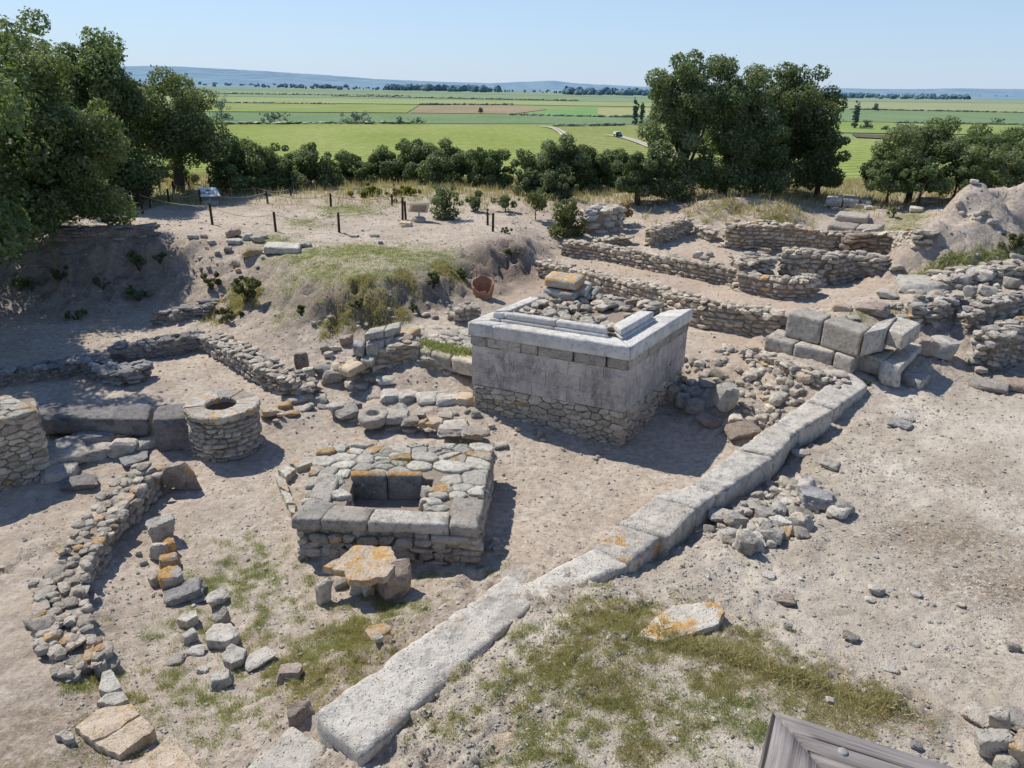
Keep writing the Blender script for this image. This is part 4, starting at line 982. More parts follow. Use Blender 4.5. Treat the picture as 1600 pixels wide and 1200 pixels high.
# masonry pier at the left edge
def pier():
    zt = 1.32
    fr = at(54, 640, zt); br = at(45, 607, zt); e = unit((at(54, 640, zt)-at(-40, 668, zt))[:2]); fl = fr[:2]-e*2.2; bl = br[:2]-e*2.2
    base = np.array([fl, fr[:2], br[:2], bl]); ctr = base.mean(0)
    t = thing('masonry_pier', 'tall pier of warm rubble masonry with orange lichen along its top edge', 'pier', V3(ctr, 0))
    mb = MB(); P = base
    mb.add([V3(p, -.3) for p in P] + [V3(p, zt-.05) for p in P], [(0,1,5,4), (1,2,6,5), (2,3,7,6), (3,0,4,7), (4,5,6,7)], .5, 0, 1)
    for i in (0, 1, 2):
        a, b = P[i], P[(i+1) % 4]; L = np.linalg.norm(b-a); eu = unit(b-a); nr = np.array([eu[1], -eu[0], 0])
        cell_stones(mb, [(-.03, 0), (L+.03, 0), (L+.03, zt+.2), (-.03, zt+.2)], int(L*55), planeframe(V3(a, -.25) + nr*.045, (*eu, 0), (0, 0, 1), nr), .01, .07, .014, 2.2, 80+i, .08, 0, uneven=.014)
    mb.build('rubble_masonry', [MAT['fieldwarm'], MAT['mortar']], t)
    mb = MB(); L = np.linalg.norm(P[1]-P[0]); W = np.linalg.norm(P[2]-P[1]); eu = unit(P[1]-P[0]); ev = np.array([-eu[1], eu[0]])
    cell_stones(mb, [(-.04, -.04), (L+.04, -.04), (L+.04, W), (-.04, W)], 26, planeframe(V3(P[0], zt), (*eu, 0), (*ev, 0), (0, 0, 1)), .012, .08, .015, 1.3, 91, .7, 0)
    mb.build('top_stones', [MAT['cream']], t)
pier()

# ------------------------------------------------------------------ blocks and slabs left of the well
hexblock('stone_block', 'long dark dressed slab lying between the masonry pier and the well', 'stone block', [(50,653), (231,655), (238,631), (52,628)], .58, .4, MAT['dark'], rough=.035, res=.06, chip=1.6)
hexblock('stone_block', 'square dark block with a tall plain face, touching the well', 'stone block', [(237,656), (312,652), (322,627), (245,633)], .72, .75, MAT['dark'], rough=.03, res=.06, chip=1.5)
for px, py, w, h, mt, lb, li in (
    (94,754,52,30,'grey','rounded pale block lowest in the row beside the masonry pier',0), (100,732,86,40,'grey','large flat-topped dark block leaning in the row beside the pier',0), (158,720,40,26,'grey','pale-topped block in the middle of the row running to the well',.1),
    (197,716,44,36,'grey','dark split block in the row running to the well',0), (231,705,40,24,'cream','pale small block at the well end of the row',0), (204,684,58,20,'cream','pale flat stone on the upper tier of the row near the dark slab',.15),
    (146,702,62,34,'dark','dark humped block on the upper tier of the row',.2), (128,768,50,18,'dark','low dark stone half buried before the row of blocks',0), (215,728,44,16,'dark','low shaded stone at the foot of the split block',0)):
    rock('stone', lb, px, py, w*1.08, h, mt, .8, li=li, boxy=1.4, tilt=.05)
rock('stone', 'low step-like stone on the ground between the well and the square dark block', 299, 703, 22, 15, 'grey', .9, boxy=1.)
rock('upright_block', 'dark wedge-shaped block with a lichened top standing alone before the well', 289, 768, 58, 54, 'brown', .45, -12, li=.25, tilt=.05, boxy=1., cat='stone block')

# row of stones in the lower court
for px, py, w, h, mt, li, lb in (
    (258,849,42,48,'pale',.1,'pale oblong block, first of the short row of stones on the court floor'), (252,875,28,30,'grey',0,'grey stone behind the pale oblong block in the short row'), (267,868,20,28,'tan',.9,'narrow orange stone in the short row'), (267,891,32,30,'grey',.85,'grey stone with an orange cap, third in the short row'),
    (245,917,20,26,'grey',0,'small grey stone set to the left of the short row'), (271,924,38,40,'grey',.8,'large stone with an orange crown above the pitted boulder'), (290,943,62,38,'dark',0,'big dark pitted boulder at the end of the short row'),
    (311,944,26,12,'grey',0,'flat grey stone tucked beside the pitted boulder'), (341,948,34,28,'pale',0,'squared white block right of the pitted boulder'), (347,977,26,28,'cream',0,'cream upright stone above the large flat cream slab'),
    (407,1045,50,28,'pale',0,'whitish angular stone left of the brown one in the grass'), (452,1066,46,36,'brown',0,'brown angular stone alone right of the whitish angular one'), (349,1075,42,32,'pale',0,'rounded whitish stone lowest of the group in the grass'),
    (276,1040,28,16,'cream',0,'small pale stone sunk in the grass left of the flat slabs'), (308,1026,30,18,'grey',0,'grey stone sunk in grass just left of the flat slabs'), (318,1052,20,14,'pale',0,'small white stone between the sunk stones in the grass'),
    (297,1006,26,22,'grey',0,'greyish lump between the cream slabs in the grass'), (472,1131,42,42,'brown',.1,'brown squared stone against the front end of the longest kerb block'), (147,896,20,20,'grey',0,'grey lump on the court floor beside the curving wall'),
    (6,893,14,10,'cream',0,'little pale stone on the earth at the left edge'), (217,868,10,9,'grey',0,'small stone on bare earth left of the short row'), (226,884,14,12,'grey',0,'dull stone on bare earth left of the orange-capped stone')):
    rock('stone', lb, px, py, w, h, mt, .8, li=li, boxy=1.15, sub=4 if w > 40 else 3)
for px, z, li, lb in (
    ([(276,967), (288,955), (307,953), (309,962), (292,972)], .2, .3, 'small cream slab with a trace of lichen in the grass'), ([(320,990), (335,974), (361,972), (373,992), (352,1003), (322,1001)], .2, 0, 'large flat cream slab in the middle of the grass'),
    ([(345,1022), (362,1005), (386,1015), (380,1030), (362,1038)], .2, 0, 'flat cream slab with a pointed near end in the grass')):
    polyslab('stone_slab', lb, 'stone slab', px, z, .14, 'pale', li=li)
polyslab('stone_slab', 'big yellowish slab at lower left, upper piece above the crack', 'stone slab', [(116,1137), (140,1117), (162,1104), (206,1098), (219,1115), (163,1151), (143,1158)], .52, .2, 'tan', li=.35)
polyslab('stone_slab', 'big yellowish slab at lower left, lower piece below the crack', 'stone slab', [(146,1160), (165,1152.5), (220,1117.5), (242,1137), (226,1150), (186,1181)], .515, .2, 'tan', li=.25)
polyslab('stone_slab', 'yellowish slab cut by the bottom edge, below the cracked pair', 'stone slab', [(196,1203), (228,1178), (262,1151), (318,1203), (300,1235), (210,1235)], .6, .3, 'tan', li=.25)
polyslab('stone_slab', 'small flat pale stone on leaf litter at lower left', 'stone slab', [(85,1149), (94,1143), (113,1145), (115,1153), (100,1156)], .55, .08, 'cream')
for px, z, lb in (([(154,1078), (160,1050), (173,1045), (190,1074), (170,1083)], .42, 'dressed pale stone continuing the line of the curving wall'), ([(150,1098), (165,1084), (192,1080), (201,1093), (178,1101)], .42, 'flat pale stone just above the yellowish cracked slab'), ([(145,1040), (150,1028), (163,1024), (166,1034), (155,1043)], .45, 'little flat stone at the lower tip of the curving wall')):
    polyslab('stone', lb, 'stone', px, z, .25, 'cream')

# ------------------------------------------------------------------ rows of worn blocks between well and altar
def rrow(lst, mt, z, zt=None):
    for px, py, w, h, m2, li, lb in lst:
        g = atg(px, py) if z < .1 else at(px, py, z); zz = g[2]-.04 if z < .1 else z
        rock('stone', lb, px, py, w*1.16, h*1.1, m2 or mt, .95, rz=R.uniform(-8, 8), li=li, boxy=.95, z=zz, sink=.05, tilt=.05)
rrow([(535,660,20,10,None,0,'lower-course stone at the left tip of the front block row'), (552,663,18,12,None,0,'lower-course stone below and left of the trough'), (570,669,24,16,None,0,'lower-course stone under the trough'), (592,669,26,13,None,0,'lower-course stone at the right under the trough'), (616,675,30,16,None,0,'lower-course stone right of the trough'),
      (640,681,22,18,None,0,'lower-course stone in the middle of the front row'), (661,685,24,14,None,0,'lower-course stone below the orange one of the front row'), (680,686,18,13,None,0,'lower-course stone toward the right of the front row')], 'grey', .0)
rrow([(526,647,26,20,'cream',.3,'cream lichened stone at the left tip of the front block row'), (540,654,36,22,None,0,'dark rounded boulder left of the trough'), (560,640,12,12,'dark',0,'small dark stone wedged at the left rim of the trough'), (619,664,36,26,None,0,'hunched grey block right of the trough'), (642,668,28,20,None,.1,'grey block left of the orange-faced one'),
      (662,670,14,18,'tan',.6,'narrow stone with an orange face in the front row'), (652,655,24,14,None,0,'flat grey stone behind the front row'), (678,672,26,20,'tan',.5,'tan stone with orange crust in the front row'), (709,683,44,26,None,0,'long grey block with a dark face in the front row'), (739,688,34,22,'cream',.3,'cream block ending the front row near the altar'), (625,645,24,14,None,0,'broken stone behind the hunched grey block'), (697,657,22,12,'field',0,'flat stone behind the long grey block')], 'grey', .2)
def trough():
    px = [(561,650), (568,640), (586,633), (603,637), (604,646), (588,656), (570,657)]; z = .40
    q = np.array([at(a, b, z) for a, b in px]); ctr = q.mean(0); t = thing('stone_trough', 'grey stone mortar with a round dark hollow, set in the front row of blocks', 'trough', (ctr[0], ctr[1], .12))
    mb = MB(); m = 36; pol = []
    ang = np.linspace(0, 2*PI, m, endpoint=False)
    rel = q[:, :2]-ctr[:2]; ra = np.arctan2(rel[:, 1], rel[:, 0]); rr = np.hypot(rel[:, 0], rel[:, 1]); o = np.argsort(ra)
    rad = np.interp(ang, np.r_[ra[o]-2*PI, ra[o], ra[o]+2*PI] , np.r_[rr[o], rr[o], rr[o]]); rad = np.interp((ang+PI) % (2*PI)-PI, np.r_[ra[o]-2*PI, ra[o], ra[o]+2*PI], np.tile(rr[o], 3))
    prof = [(.8, -.24), (1.0, -.18), (1.06, -.07), (1.02, -.015), (.95, 0)]
    V = [(ctr[0]+rad[k]*f*math.cos(ang[k]), ctr[1]+rad[k]*f*math.sin(ang[k]), z+dz+R.normal(0, .004)) for f, dz in prof for k in range(m)]
    hr = .15
    for r_, dz in ((hr*1.08, .0), (hr, -.02), (hr*.9, -.14), (hr*.6, -.2), (.01, -.22)): V += [(ctr[0]+r_*math.cos(w), ctr[1]+.015+r_*math.sin(w), z+dz) for w in ang]
    n = len(V)//m; mb.add(V, [(i*m+k, i*m+(k+1) % m, (i+1)*m+(k+1) % m, (i+1)*m+k) for i in range(n-1) for k in range(m)], .45, 0, 0, True)
    mb.build('trough_body', MAT['grey'], t)
trough()
rrow([(560,624,26,12,None,0,'low stone at the left tip of the rear block row'), (585,627,24,14,None,0,'second low stone of the rear block row'), (611,632,32,24,None,0,'grey block of the rear row with rubble on it'), (638,634,30,24,None,0,'square grey block in the middle of the rear row'), (667,636,32,24,'pale',0,'large pale rounded block of the rear row'), (698,638,34,24,'pale',0,'pale block of the rear row next to the tan end stone'), (725,636,28,22,'tan',.2,'tan end stone of the rear row against the altar')], 'grey', .0)
# paving with grass beside the altar, with its wall of blocks
for lb, cs in (('first dressed block of the paving edge, from the stacked blocks', [(628,539), (654,546), (662,536), (637,530)]), ('second dressed block of the paving edge', [(655,546.3), (672,551), (680,541), (663,536.3)]), ('third dressed block of the paving edge', [(673,551.3), (704,559), (710,549), (681,541.3)]), ('block of the paving edge that meets the altar', [(705,559.3), (742,568), (746,557), (711,549.3)])):
    hexblock('stone_block', lb, 'stone block', cs, .98, .36, MAT['fieldwarm'], rough=.014, res=.06)
def sidepaving():
    z = .97; c = [at(*p, z) for p in ((640,531), (742,556), (748,514), (655,506))]
    O = c[0]; eu = unit((c[1]-c[0])[:2]); ev = np.array([-eu[1], eu[0]]); mb = MB()
    cell_stones(mb, [((p-O)[:2] @ eu, (p-O)[:2] @ ev) for p in c], 34, planeframe(V3(O, z-.02), (*eu, 0), (*ev, 0), (0, 0, 1)), .03, .2, .015, 1.4, 15, .1, 0, uneven=.015)
    props(mb.build('stone_paving', [MAT['cream']]), 'patch of cream paving slabs with grass between, left of the altar', 'paving')
sidepaving()
# stack of blocks
for lb, cs, z, th, mt, li in (
    ('left top block of the stepped stack left of the altar', [(568,523), (599,517), (605,507), (577,513)], 1.38, .2, 'pale', 0), ('right top block of the stepped stack left of the altar', [(600,517), (625,511), (627,502), (606,506)], 1.38, .2, 'pale', 0),
    ('long face block under the left top block of the stack', [(570,540), (600,532), (606,524), (578,530)], 1.18, .3, 'grey', 0), ('short face block under the right top block of the stack', [(601,531), (615,527), (620,518), (607,523)], 1.18, .3, 'grey', 0),
    ('broad orange-stained slab at the right end of the stepped stack', [(616,528), (640,523), (658,512), (626,514)], 1.1, .16, 'tan', .6), ('dark block at the left shoulder of the stack', [(550,537), (566,541), (573,531), (556,527)], 1.2, .3, 'dark', 0),
    ('long stone of the lower course of the stack', [(584,557), (622,544), (626,536), (590,548)], .85, .16, 'fieldwarm', .05), ('lower ledge stone of the stack beside the bare floor', [(580,574), (606,566), (608,558), (584,565)], .62, .2, 'fieldwarm', .1),
    ('broad tan slab on the near end of the stack', [(528,573), (546,579), (579,562), (560,553)], .8, .2, 'tan', .15), ('flat slab between the broad tan slab and the dark block', [(563,560), (582,565), (587,556), (570,550)], .9, .14, 'cream', .1)):
    hexblock('stone_block', lb, 'stone block', cs, z, th, MAT[mt], rough=.014, res=.06, li=li)
rwall('stacked rubble carrying the stepped blocks left of the altar', [(520,600), (560,592), (600,578), (640,565)], [.3,.45,.5,.5], .6, .3, .12, 'fieldwarm', 2, side=1)
for px, py, w, h, mt, li, lb in ((542,541,22,18,'brown',0,'tilted brown stone behind the stack of blocks'), (472,579,22,30,'brown',0,'leaning brown slab left of the small trough'), (484,593,20,20,'pale',0,'white stone in front of the small trough'), (519,603,34,26,'grey',.2,'grey block with an orange band at the near tip of the stack'),
    (505,588,28,20,'dark',0,'hollowed dark block near the leaning brown slab'), (508,552,16,12,'field',0,'left round stone of the cluster behind the stack'), (514,561,16,12,'field',0,'front round stone of the cluster behind the stack'), (525,550,18,10,'field',0,'right round stone of the cluster behind the stack'),
    (548,610,20,14,'pale',0,'pale stone in the shade below the stack'), (566,612,22,14,'grey',0,'grey stone in the shade at the foot of the stack'), (585,600,20,12,'tan',.5,'tan lichened stone at the end of the bare floor'), (605,604,34,10,'cream',0,'long flat pale stone on the bare floor'), (575,598,16,12,'grey',0,'little grey stone beside the tan lichened one'),
    (446,640,26,14,'tan',.9,'bright orange stone at the lower end of the curving dry-stone wall'), (424,656,32,22,'tan',.35,'tan slab on edge just right of the well'), (457,653,24,12,'tan',.6,'flat orange-brown stone below the bright orange one'), (438,654,12,9,'tan',0,'tiny tan stone between the two orange stones'), (462,632,30,14,'pale',0,'pale flat stone above the bright orange one'), (480,643,24,12,'grey',0,'grey flat stone right of the orange stones'), (500,630,26,14,'cream',0,'cream flat stone near the tip of the front row'), (478,628,20,12,'grey',0,'small grey stone at the tail of the curving wall'), (505,640,18,9,'grey',0,'thin grey stone before the cream flat one'), (432,664,12,8,'grey',0,'tiny grey stone on the ground right of the well')):
    rock('stone', lb, px, py, w, h, mt, .75, li=li, boxy=.8)
rock('stone', 'single block lying off the right rear corner of the paved platform', 781, 703, 26, 14, 'grey', .8, boxy=1.)

# ------------------------------------------------------------------ rubble slope between the altar and the kerb
for px, py, w, h, mt, lb in ((1128,650,40,46,'cream','big pale smooth boulder on the rubble slope'), (1049,632,26,30,'brown','brown boulder in shade touching the altar'), (1065,642,24,26,'grey','grey boulder in the altar shadow, second from the altar'), (1084,650,30,28,'grey','rough pitted boulder in the altar shadow'), (1106,670,40,26,'brown','broken brown boulder at the low tip of the slope'),
    (1091,579,18,16,'pale','pale cube-like stone in the altar shadow'), (1105,606,30,16,'grey','flat grey boulder at the upper edge of the altar shadow'), (1156,692,54,28,'brown','long brown block under small stones at the foot of the slope'), (1148,669,24,22,'fieldwarm','squarish stone on the long brown block'), (1170,670,22,18,'fieldwarm','stone right of the squarish one on the long brown block'), (1190,664,18,16,'fieldwarm','stone close to the kerb at the foot of the slope'),
    (1052,562,20,16,'dark','dark stone hard against the back corner of the altar'), (1090,500,26,16,'cream','pale stone at the head of the rubble slope'), (1135,548,18,10,'field','flat stone at the top of the rubble slope'), (1255,600,30,22,'tan','tan squared stone under the masonry corner'), (1300,600,40,24,'pale','pale boulder where the kerb meets the slope'), (1218,628,22,18,'cream','pale block in the middle of the rubble slope')):
    rock('stone', lb, px, py, w, h, mt, .8, boxy=.5)
LOOSE = []
def scatter(poly, n, wr, group, label, mt, name='stone', sub=2, li=.04, flatn=.6, cat='stone'):
    """loose stones of one patch; which of them become objects of their own is settled below, by their size in the survey"""
    lo = np.min(poly, 0); hi = np.max(poly, 0); k = 0
    while k < n:
        p = R.uniform(lo, hi); ins = False
        for i in range(len(poly)):
            (x0, y0), (x1, y1) = poly[i], poly[i-1]
            if (y0 > p[1]) != (y1 > p[1]) and p[0] < (x1-x0)*(p[1]-y0)/(y1-y0)+x0: ins = not ins
        if not ins: continue
        g = atg(*p); s = R.uniform(*wr)*(1 if R.random() < .8 else 1.5); V, F = rock_shape(sub, R, .4, .06)
        sz = np.array([s, s*R.uniform(.6, .95), s*R.uniform(.4, .8)*flatn/.6])
        V = (V*sz/2) @ rotm(R.uniform(0, 6.3), R.normal(0, .2), R.normal(0, .2)).T + np.array([g[0], g[1], g[2]+sz[2]*.25])
        LOOSE.append((s/depth(g), V, F, R.random(), R.uniform(.3, 1) if R.random() < li else 0, mt[R.integers(len(mt))], name, label, cat, group, sub)); k += 1
def settle_loose():
    have = sum(1 for o in COL.objects if o.name.split('.')[0] == 'stone'); LOOSE.sort(key=lambda a: -a[0]); mb = MB(); keys = ['field', 'fieldwarm', 'grey', 'pale', 'cream']
    for k, (_, V, F, rv, li, mt, name, label, cat, group, sub) in enumerate(LOOSE):
        if k < 296-have:
            m1 = MB(); m1.add(V, F, rv, li, 0, sub >= 3); props(m1.build(name, MAT[mt], sharp=24 if sub >= 3 else 0), label, cat, group)
        else: mb.add(V, F, rv, li, keys.index(mt), sub >= 3)
    props(mb.build('rubble', [MAT[k] for k in keys], loc=(0, 0, 0)), 'small broken fieldstone strewn over the slopes and along the walls', 'rubble', kind='stuff')
scatter([(1085,580), (1130,540), (1190,560), (1260,610), (1240,650), (1190,670), (1120,600)], 95, (.1, .26), 'small stones of the rubble slope', 'small fieldstone tumbled on the slope between altar and kerb', ['field', 'fieldwarm', 'grey'])
scatter([(1060,560), (1110,570), (1120,640), (1090,640), (1055,600)], 16, (.1, .26), 'stones in the altar shadow', 'grey fieldstone lying in the shadow right of the altar', ['grey'])
scatter([(1112,838), (1150,795), (1215,745), (1262,752), (1328,795), (1300,815), (1230,850), (1165,862)], 170, (.06, .28), 'stones of the rubble strip right of the kerb', 'jagged grey stone in the rubble strip right of the kerb', ['grey', 'field', 'pale'], sub=3)
for px, py, w, h, mt, lb in ((1164,868,34,40,'grey','upright jagged stone at the near end of the rubble strip'), (1128,822,50,28,'grey','large broken stone close to the kerb in the rubble strip'), (1275,800,64,46,'dark','dark hummocky boulder in the middle of the rubble strip'), (1215,830,36,26,'pale','pale knobbly stone at the front of the rubble strip'), (1200,905,22,14,'grey','low stone out on the earth before the rubble strip'),
    (1225,947,36,22,'brown','brownish lump on the bare plateau, alone'), (1326,1004,26,18,'grey','grey rounded stone out on the bare plateau'), (1367,932,26,20,'cream','upper of two pale stones close together on the plateau'), (1358,942,16,10,'cream','lower of two pale stones close together on the plateau'), (1430,934,18,12,'pale','single white stone further right on the plateau'), (1296,1100,16,14,'pale','white stone in the grass near the wooden rail'), (1430,1172,18,16,'dark','dark round pebble-like stone right of the wooden rail'),
    (1412,660,30,16,'grey','upper flat stone of the pair on the plateau below the dark slab'), (1405,668,40,14,'dark','lower dark stone of the pair on the plateau below the dark slab'), (1582,1020,20,16,'grey','grey stone at the right edge of the plateau'), (1500,950,14,10,'cream','small pale stone on the litter-strewn plateau'), (1230,985,14,16,'grey','small pointed stone below the brownish lump'), (1427,1010,16,10,'cream','pale stone beside a dried tuft'), (1250,716,30,18,'grey','grey stone leaning on the kerb edge in shade'), (1295,735,34,18,'grey','flat grey stone at the top of the rubble strip'), (1108,832,22,18,'grey','small broken stone beside the kerb shadow'),
    (790,1170,40,22,'tan','reddish broken stone in the grass at the bottom edge'), (1390,1050,26,10,'cream','long pale chip of stone lying on the plateau')):
    rock('stone', lb, px, py, w, h, mt, .8, boxy=.4, rough=.07, sub=4 if w > 30 else 3)
polyslab('stone_slab', 'half-buried wedge-shaped slab with an orange patch in the foreground grass', 'stone slab', [(992,992), (1022,962), (1052,944), (1092,941), (1126,943), (1133,957), (1124,976), (1080,990), (1040,1000)], 1.15, .26, 'pale', li=.6, tilt=(.05, 0))
# bottom right corner stones
for px, py, w, h, mt, li, lb in ((1538,1188,48,62,'pale',0,'whitish upright block in the pile at the lower right corner'), (1524,1134,46,36,'grey',0,'grey rounded stone topping the pile at the lower right corner'), (1555,1150,30,50,'pale',0,'narrow pale stone wedged in the lower right pile'), (1588,1148,56,40,'grey',0,'flat grey slab on the right of the lower right pile'), (1594,1205,50,64,'tan',.4,'tan block with orange specks in the lower right pile'), (1566,1210,30,34,'cream',0,'cream stone at the bottom of the lower right pile')):
    rock('stone', lb, px, py, w, h, mt, .9, li=li, boxy=.8, sub=4)

# ------------------------------------------------------------------ stones of the right-hand terrace
for px, py, w, h, mt, lb in ((1526,444,42,24,'pale','big flat-topped block on the ridge of the right terrace'), (1552,432,42,18,'grey','long stone behind the flat-topped block of the right terrace'), (1590,412,30,12,'cream','pale flat stone at the right edge of the grassy ridge'), (1472,446,38,16,'grey','humped grey stone at the left of the flat-topped block'), (1501,448,24,22,'grey','upright stone touching the flat-topped block on its left'),
    (1438,459,74,20,'pale','long pale slab at the front of the right terrace'), (1386,468,36,18,'grey','weathered stone at the left tip of the right terrace'), (1453,479,42,18,'pale','flat slab jutting over the rough stone face'), (1361,493,56,22,'brown','purplish-brown boulder behind the masonry corner'), (1313,487,32,16,'tan','tan boulder behind the tall dressed blocks'),
    (1540,464,28,18,'pale','pale square stone in the hollow of the right terrace'), (1507,486,32,18,'grey','grey block at the top of the shaded gully'), (1513,466,20,20,'grey','small upright stone in the middle of the right terrace'), (1578,452,28,20,'grey','tumbled stone left of the wall at the right edge'), (1566,474,28,14,'cream','cream stone at the corner of the upper curved wall'),
    (1270,512,26,18,'pale','white slab in the grass left of the tall dressed blocks'), (1222,512,22,18,'grey','grey stone left of the tall dressed blocks'), (1200,494,34,16,'pale','pale stone at the end of the nearest trench wall'), (1333,500,18,8,'cream','small pale stone in grass before the purplish boulder'), (1540,612,58,24,'grey','long ledge stone above the dark crevice on the right'), (1580,612,60,24,'brown','broad earthy slab at the right edge below the curved wall'), (1398,428,24,10,'cream','lone flat stone on the earth floor under the mound'), (1195,398,20,12,'tan','tan stone lying alone before the high back wall'), (1100,412,16,12,'field','stone of the little heap in the trench, in front'), (1090,404,16,12,'field','stone of the little heap in the trench, at its left'), (1108,402,14,10,'field','stone of the little heap in the trench, at its back')):
    rock('stone', lb, px, py, w, h, mt, .8, boxy=.6, sub=3)
scatter([(1380,475), (1440,450), (1500,440), (1590,430), (1590,455), (1520,480), (1470,500), (1400,500)], 60, (.12, .34), 'small stones of the right terrace', 'small grey stone among the big ones of the right terrace', ['grey', 'field', 'pale'])
scatter([(1515,505), (1600,480), (1600,520), (1530,535)], 25, (.12, .28), 'stones between the curved walls', 'small grey stone lying between the two curved walls', ['grey', 'field'])
scatter([(1490,318), (1540,335), (1560,350), (1500,345)], 12, (.15, .3), 'stones on the earth mound', 'pale lump of stone on the side of the big earth mound', ['cream', 'fieldwarm'])
rock('stone', 'white stone perched on the crest of the big earth mound', 1521, 290, 14, 8, 'cream', .8)
# dressed blocks at the back right
for lb, cs, z, th in (('left half of the long pale sill lying before the back right platform', [(1293,351), (1337,356), (1345,349), (1300,344)], 2.15, .28), ('right half of the long pale sill lying before the back right platform', [(1338,356), (1372,358), (1384,350), (1346,349)], 2.15, .28), ('dark dressed block lying in the middle of the back right platform', [(1306,335), (1357,340), (1360,333), (1312,329)], 2.25, .26),
    ('left block of the shaded back row under the right tree', [(1291,310), (1317,311), (1318,305), (1293,304)], 2.5, .36), ('middle block of the shaded back row under the right tree', [(1318,311), (1343,313), (1345,307), (1319,305)], 2.5, .36), ('right block of the shaded back row under the right tree', [(1344,313), (1362,316), (1363,309), (1346,307)], 2.45, .34),
    ('low dark block behind the tuft of green at the back right', [(1367,329), (1416,334), (1420,327), (1372,324)], 2.2, .2), ('upper grey block against the left flank of the earth mound', [(1430,312), (1467,314), (1470,307), (1434,306)], 2.5, .3), ('lower grey block against the left flank of the earth mound', [(1418,325), (1466,328), (1468,318), (1424,316)], 2.2, .26)):
    hexblock('stone_block', lb, 'stone block', cs, z, th, MAT['grey'], rough=.02, res=.09)
for px, py, w, h, lb in ((1344,326,16,8,'pale stone before the shaded back row, at left'), (1357,328,14,7,'pale stone before the shaded back row, at right'), (1304,330,12,7,'small stone in shade at the left of the back right platform'), (1431,333,22,11,'squared stone before the mound blocks')):
    rock('stone', lb, px, py, w, h, 'cream', .8)
# stones on the rope-fenced terrace
for px, py, w, h, mt, li, lb in ((366,372,24,12,'brown',0,'brown upper stone of the heap on the upper left terrace'), (366,383,24,11,'grey',0,'grey lower stone of the heap on the upper left terrace'), (388,376,18,12,'grey',0,'round stone in the middle of the heap on the terrace'), (402,380,22,12,'grey',0,'stone at the right of the heap on the terrace'), (410,374,18,8,'field',0,'flat stone at the back of the heap on the terrace'), (479,387,18,11,'grey',0,'square grey block ending the white slab on the terrace'),
    (393,402,34,19,'tan',.5,'orange slab tilted on the edge of the terrace'), (357,396,14,10,'dark',0,'dark stone on the slope left of the orange slab'), (302,374,18,8,'cream',0,'pale flat stone on the slope near the tree shadow'), (319,373,12,7,'brown',0,'small dark stone beside the pale flat one'), (331,383,12,7,'grey',0,'small grey stone on the slope below the sign'), (634,355,22,10,'tan',.4,'tan block on the ground left of the framed sign'), (595,382,9,6,'dark',0,'dark stone on the grass mound'), (553,371,18,5,'cream',0,'flat pale stone on the terrace earth'), (585,371,16,6,'cream',0,'pale chip on the terrace in front of the framed sign')):
    rock('stone', lb, px, py, w, h, mt, .8, li=li, boxy=.8)
hexblock('stone_block', 'whitish dressed slab lying on the terrace beside the stone heap', 'stone block', [(411,386), (468,388), (470,379), (418,377)], 2.08, .22, MAT['pale'], rough=.02, res=.08)
scatter([(300,380), (420,400), (400,470), (320,470)], 26, (.08, .2), 'small stones on the left slope', 'small stone scattered on the sunny left slope', ['field', 'grey'])
scatter([(660,470), (700,470), (690,500), (500,520), (480,500)], 22, (.07, .16), 'small stones under the grass mound', 'small stone on the bank under the grass mound', ['field', 'grey'])
scatter([(560,660), (760,640), (790,690), (700,680)], 22, (.08, .2), 'small stones about the block rows', 'small stone lying about the rows of blocks by the altar', ['cream', 'field'])
scatter([(765,650), (960,705), (940,722), (800,680)], 18, (.06, .16), 'small stones along the altar foot', 'small stone lying along the front foot of the altar', ['fieldwarm', 'field'])
scatter([(748,860), (785,830), (780,875)], 9, (.08, .2), 'small stones at the platform corner', 'small stone fallen beside the near right corner of the platform', ['grey'])
scatter([(30,960), (120,1010), (140,1060), (60,1010)], 16, (.1, .24), 'stones spilled from the curving wall', 'pale stone spilled at the left of the curving wall', ['cream', 'field'])
settle_loose()
# gravel: nobody could count it
def gravel():
    mb = MB(); n = 0; V0, F0 = ICO[1]
    while n < 22000:
        y = 4*(34/4)**R.random(); x = R.uniform(-.85, .85)*y
        if not (-.8 < x/y < .85): continue
        dens = .35 + .65*float(grid_at(np.clip(strip + LIT*.6 + rough*.4, 0, 1), x, y))
        dens *= 1-.8*float(grid_at(GRN, x, y))
        if R.random() > dens: continue
        s = R.uniform(.006, .016)*(1 + y*.055) * (1.8 if R.random() < .12 else 1)
        v = V0*(1 + R.uniform(-.3, .3, (len(V0), 1)))*np.array([s, s*R.uniform(.6, 1), s*R.uniform(.35, .8)]); a = R.uniform(0, 6.3)
        v = v @ rotm(a).T + np.array([x, y, float(H(x, y)) + s*.2]); mb.add(v, F0, R.random(), 0, 0); n += 1
    props(mb.build('gravel', MAT['cream'], loc=(0, 0, 0)), 'loose pale gravel strewn over the bare earth', 'gravel', kind='stuff')
gravel()
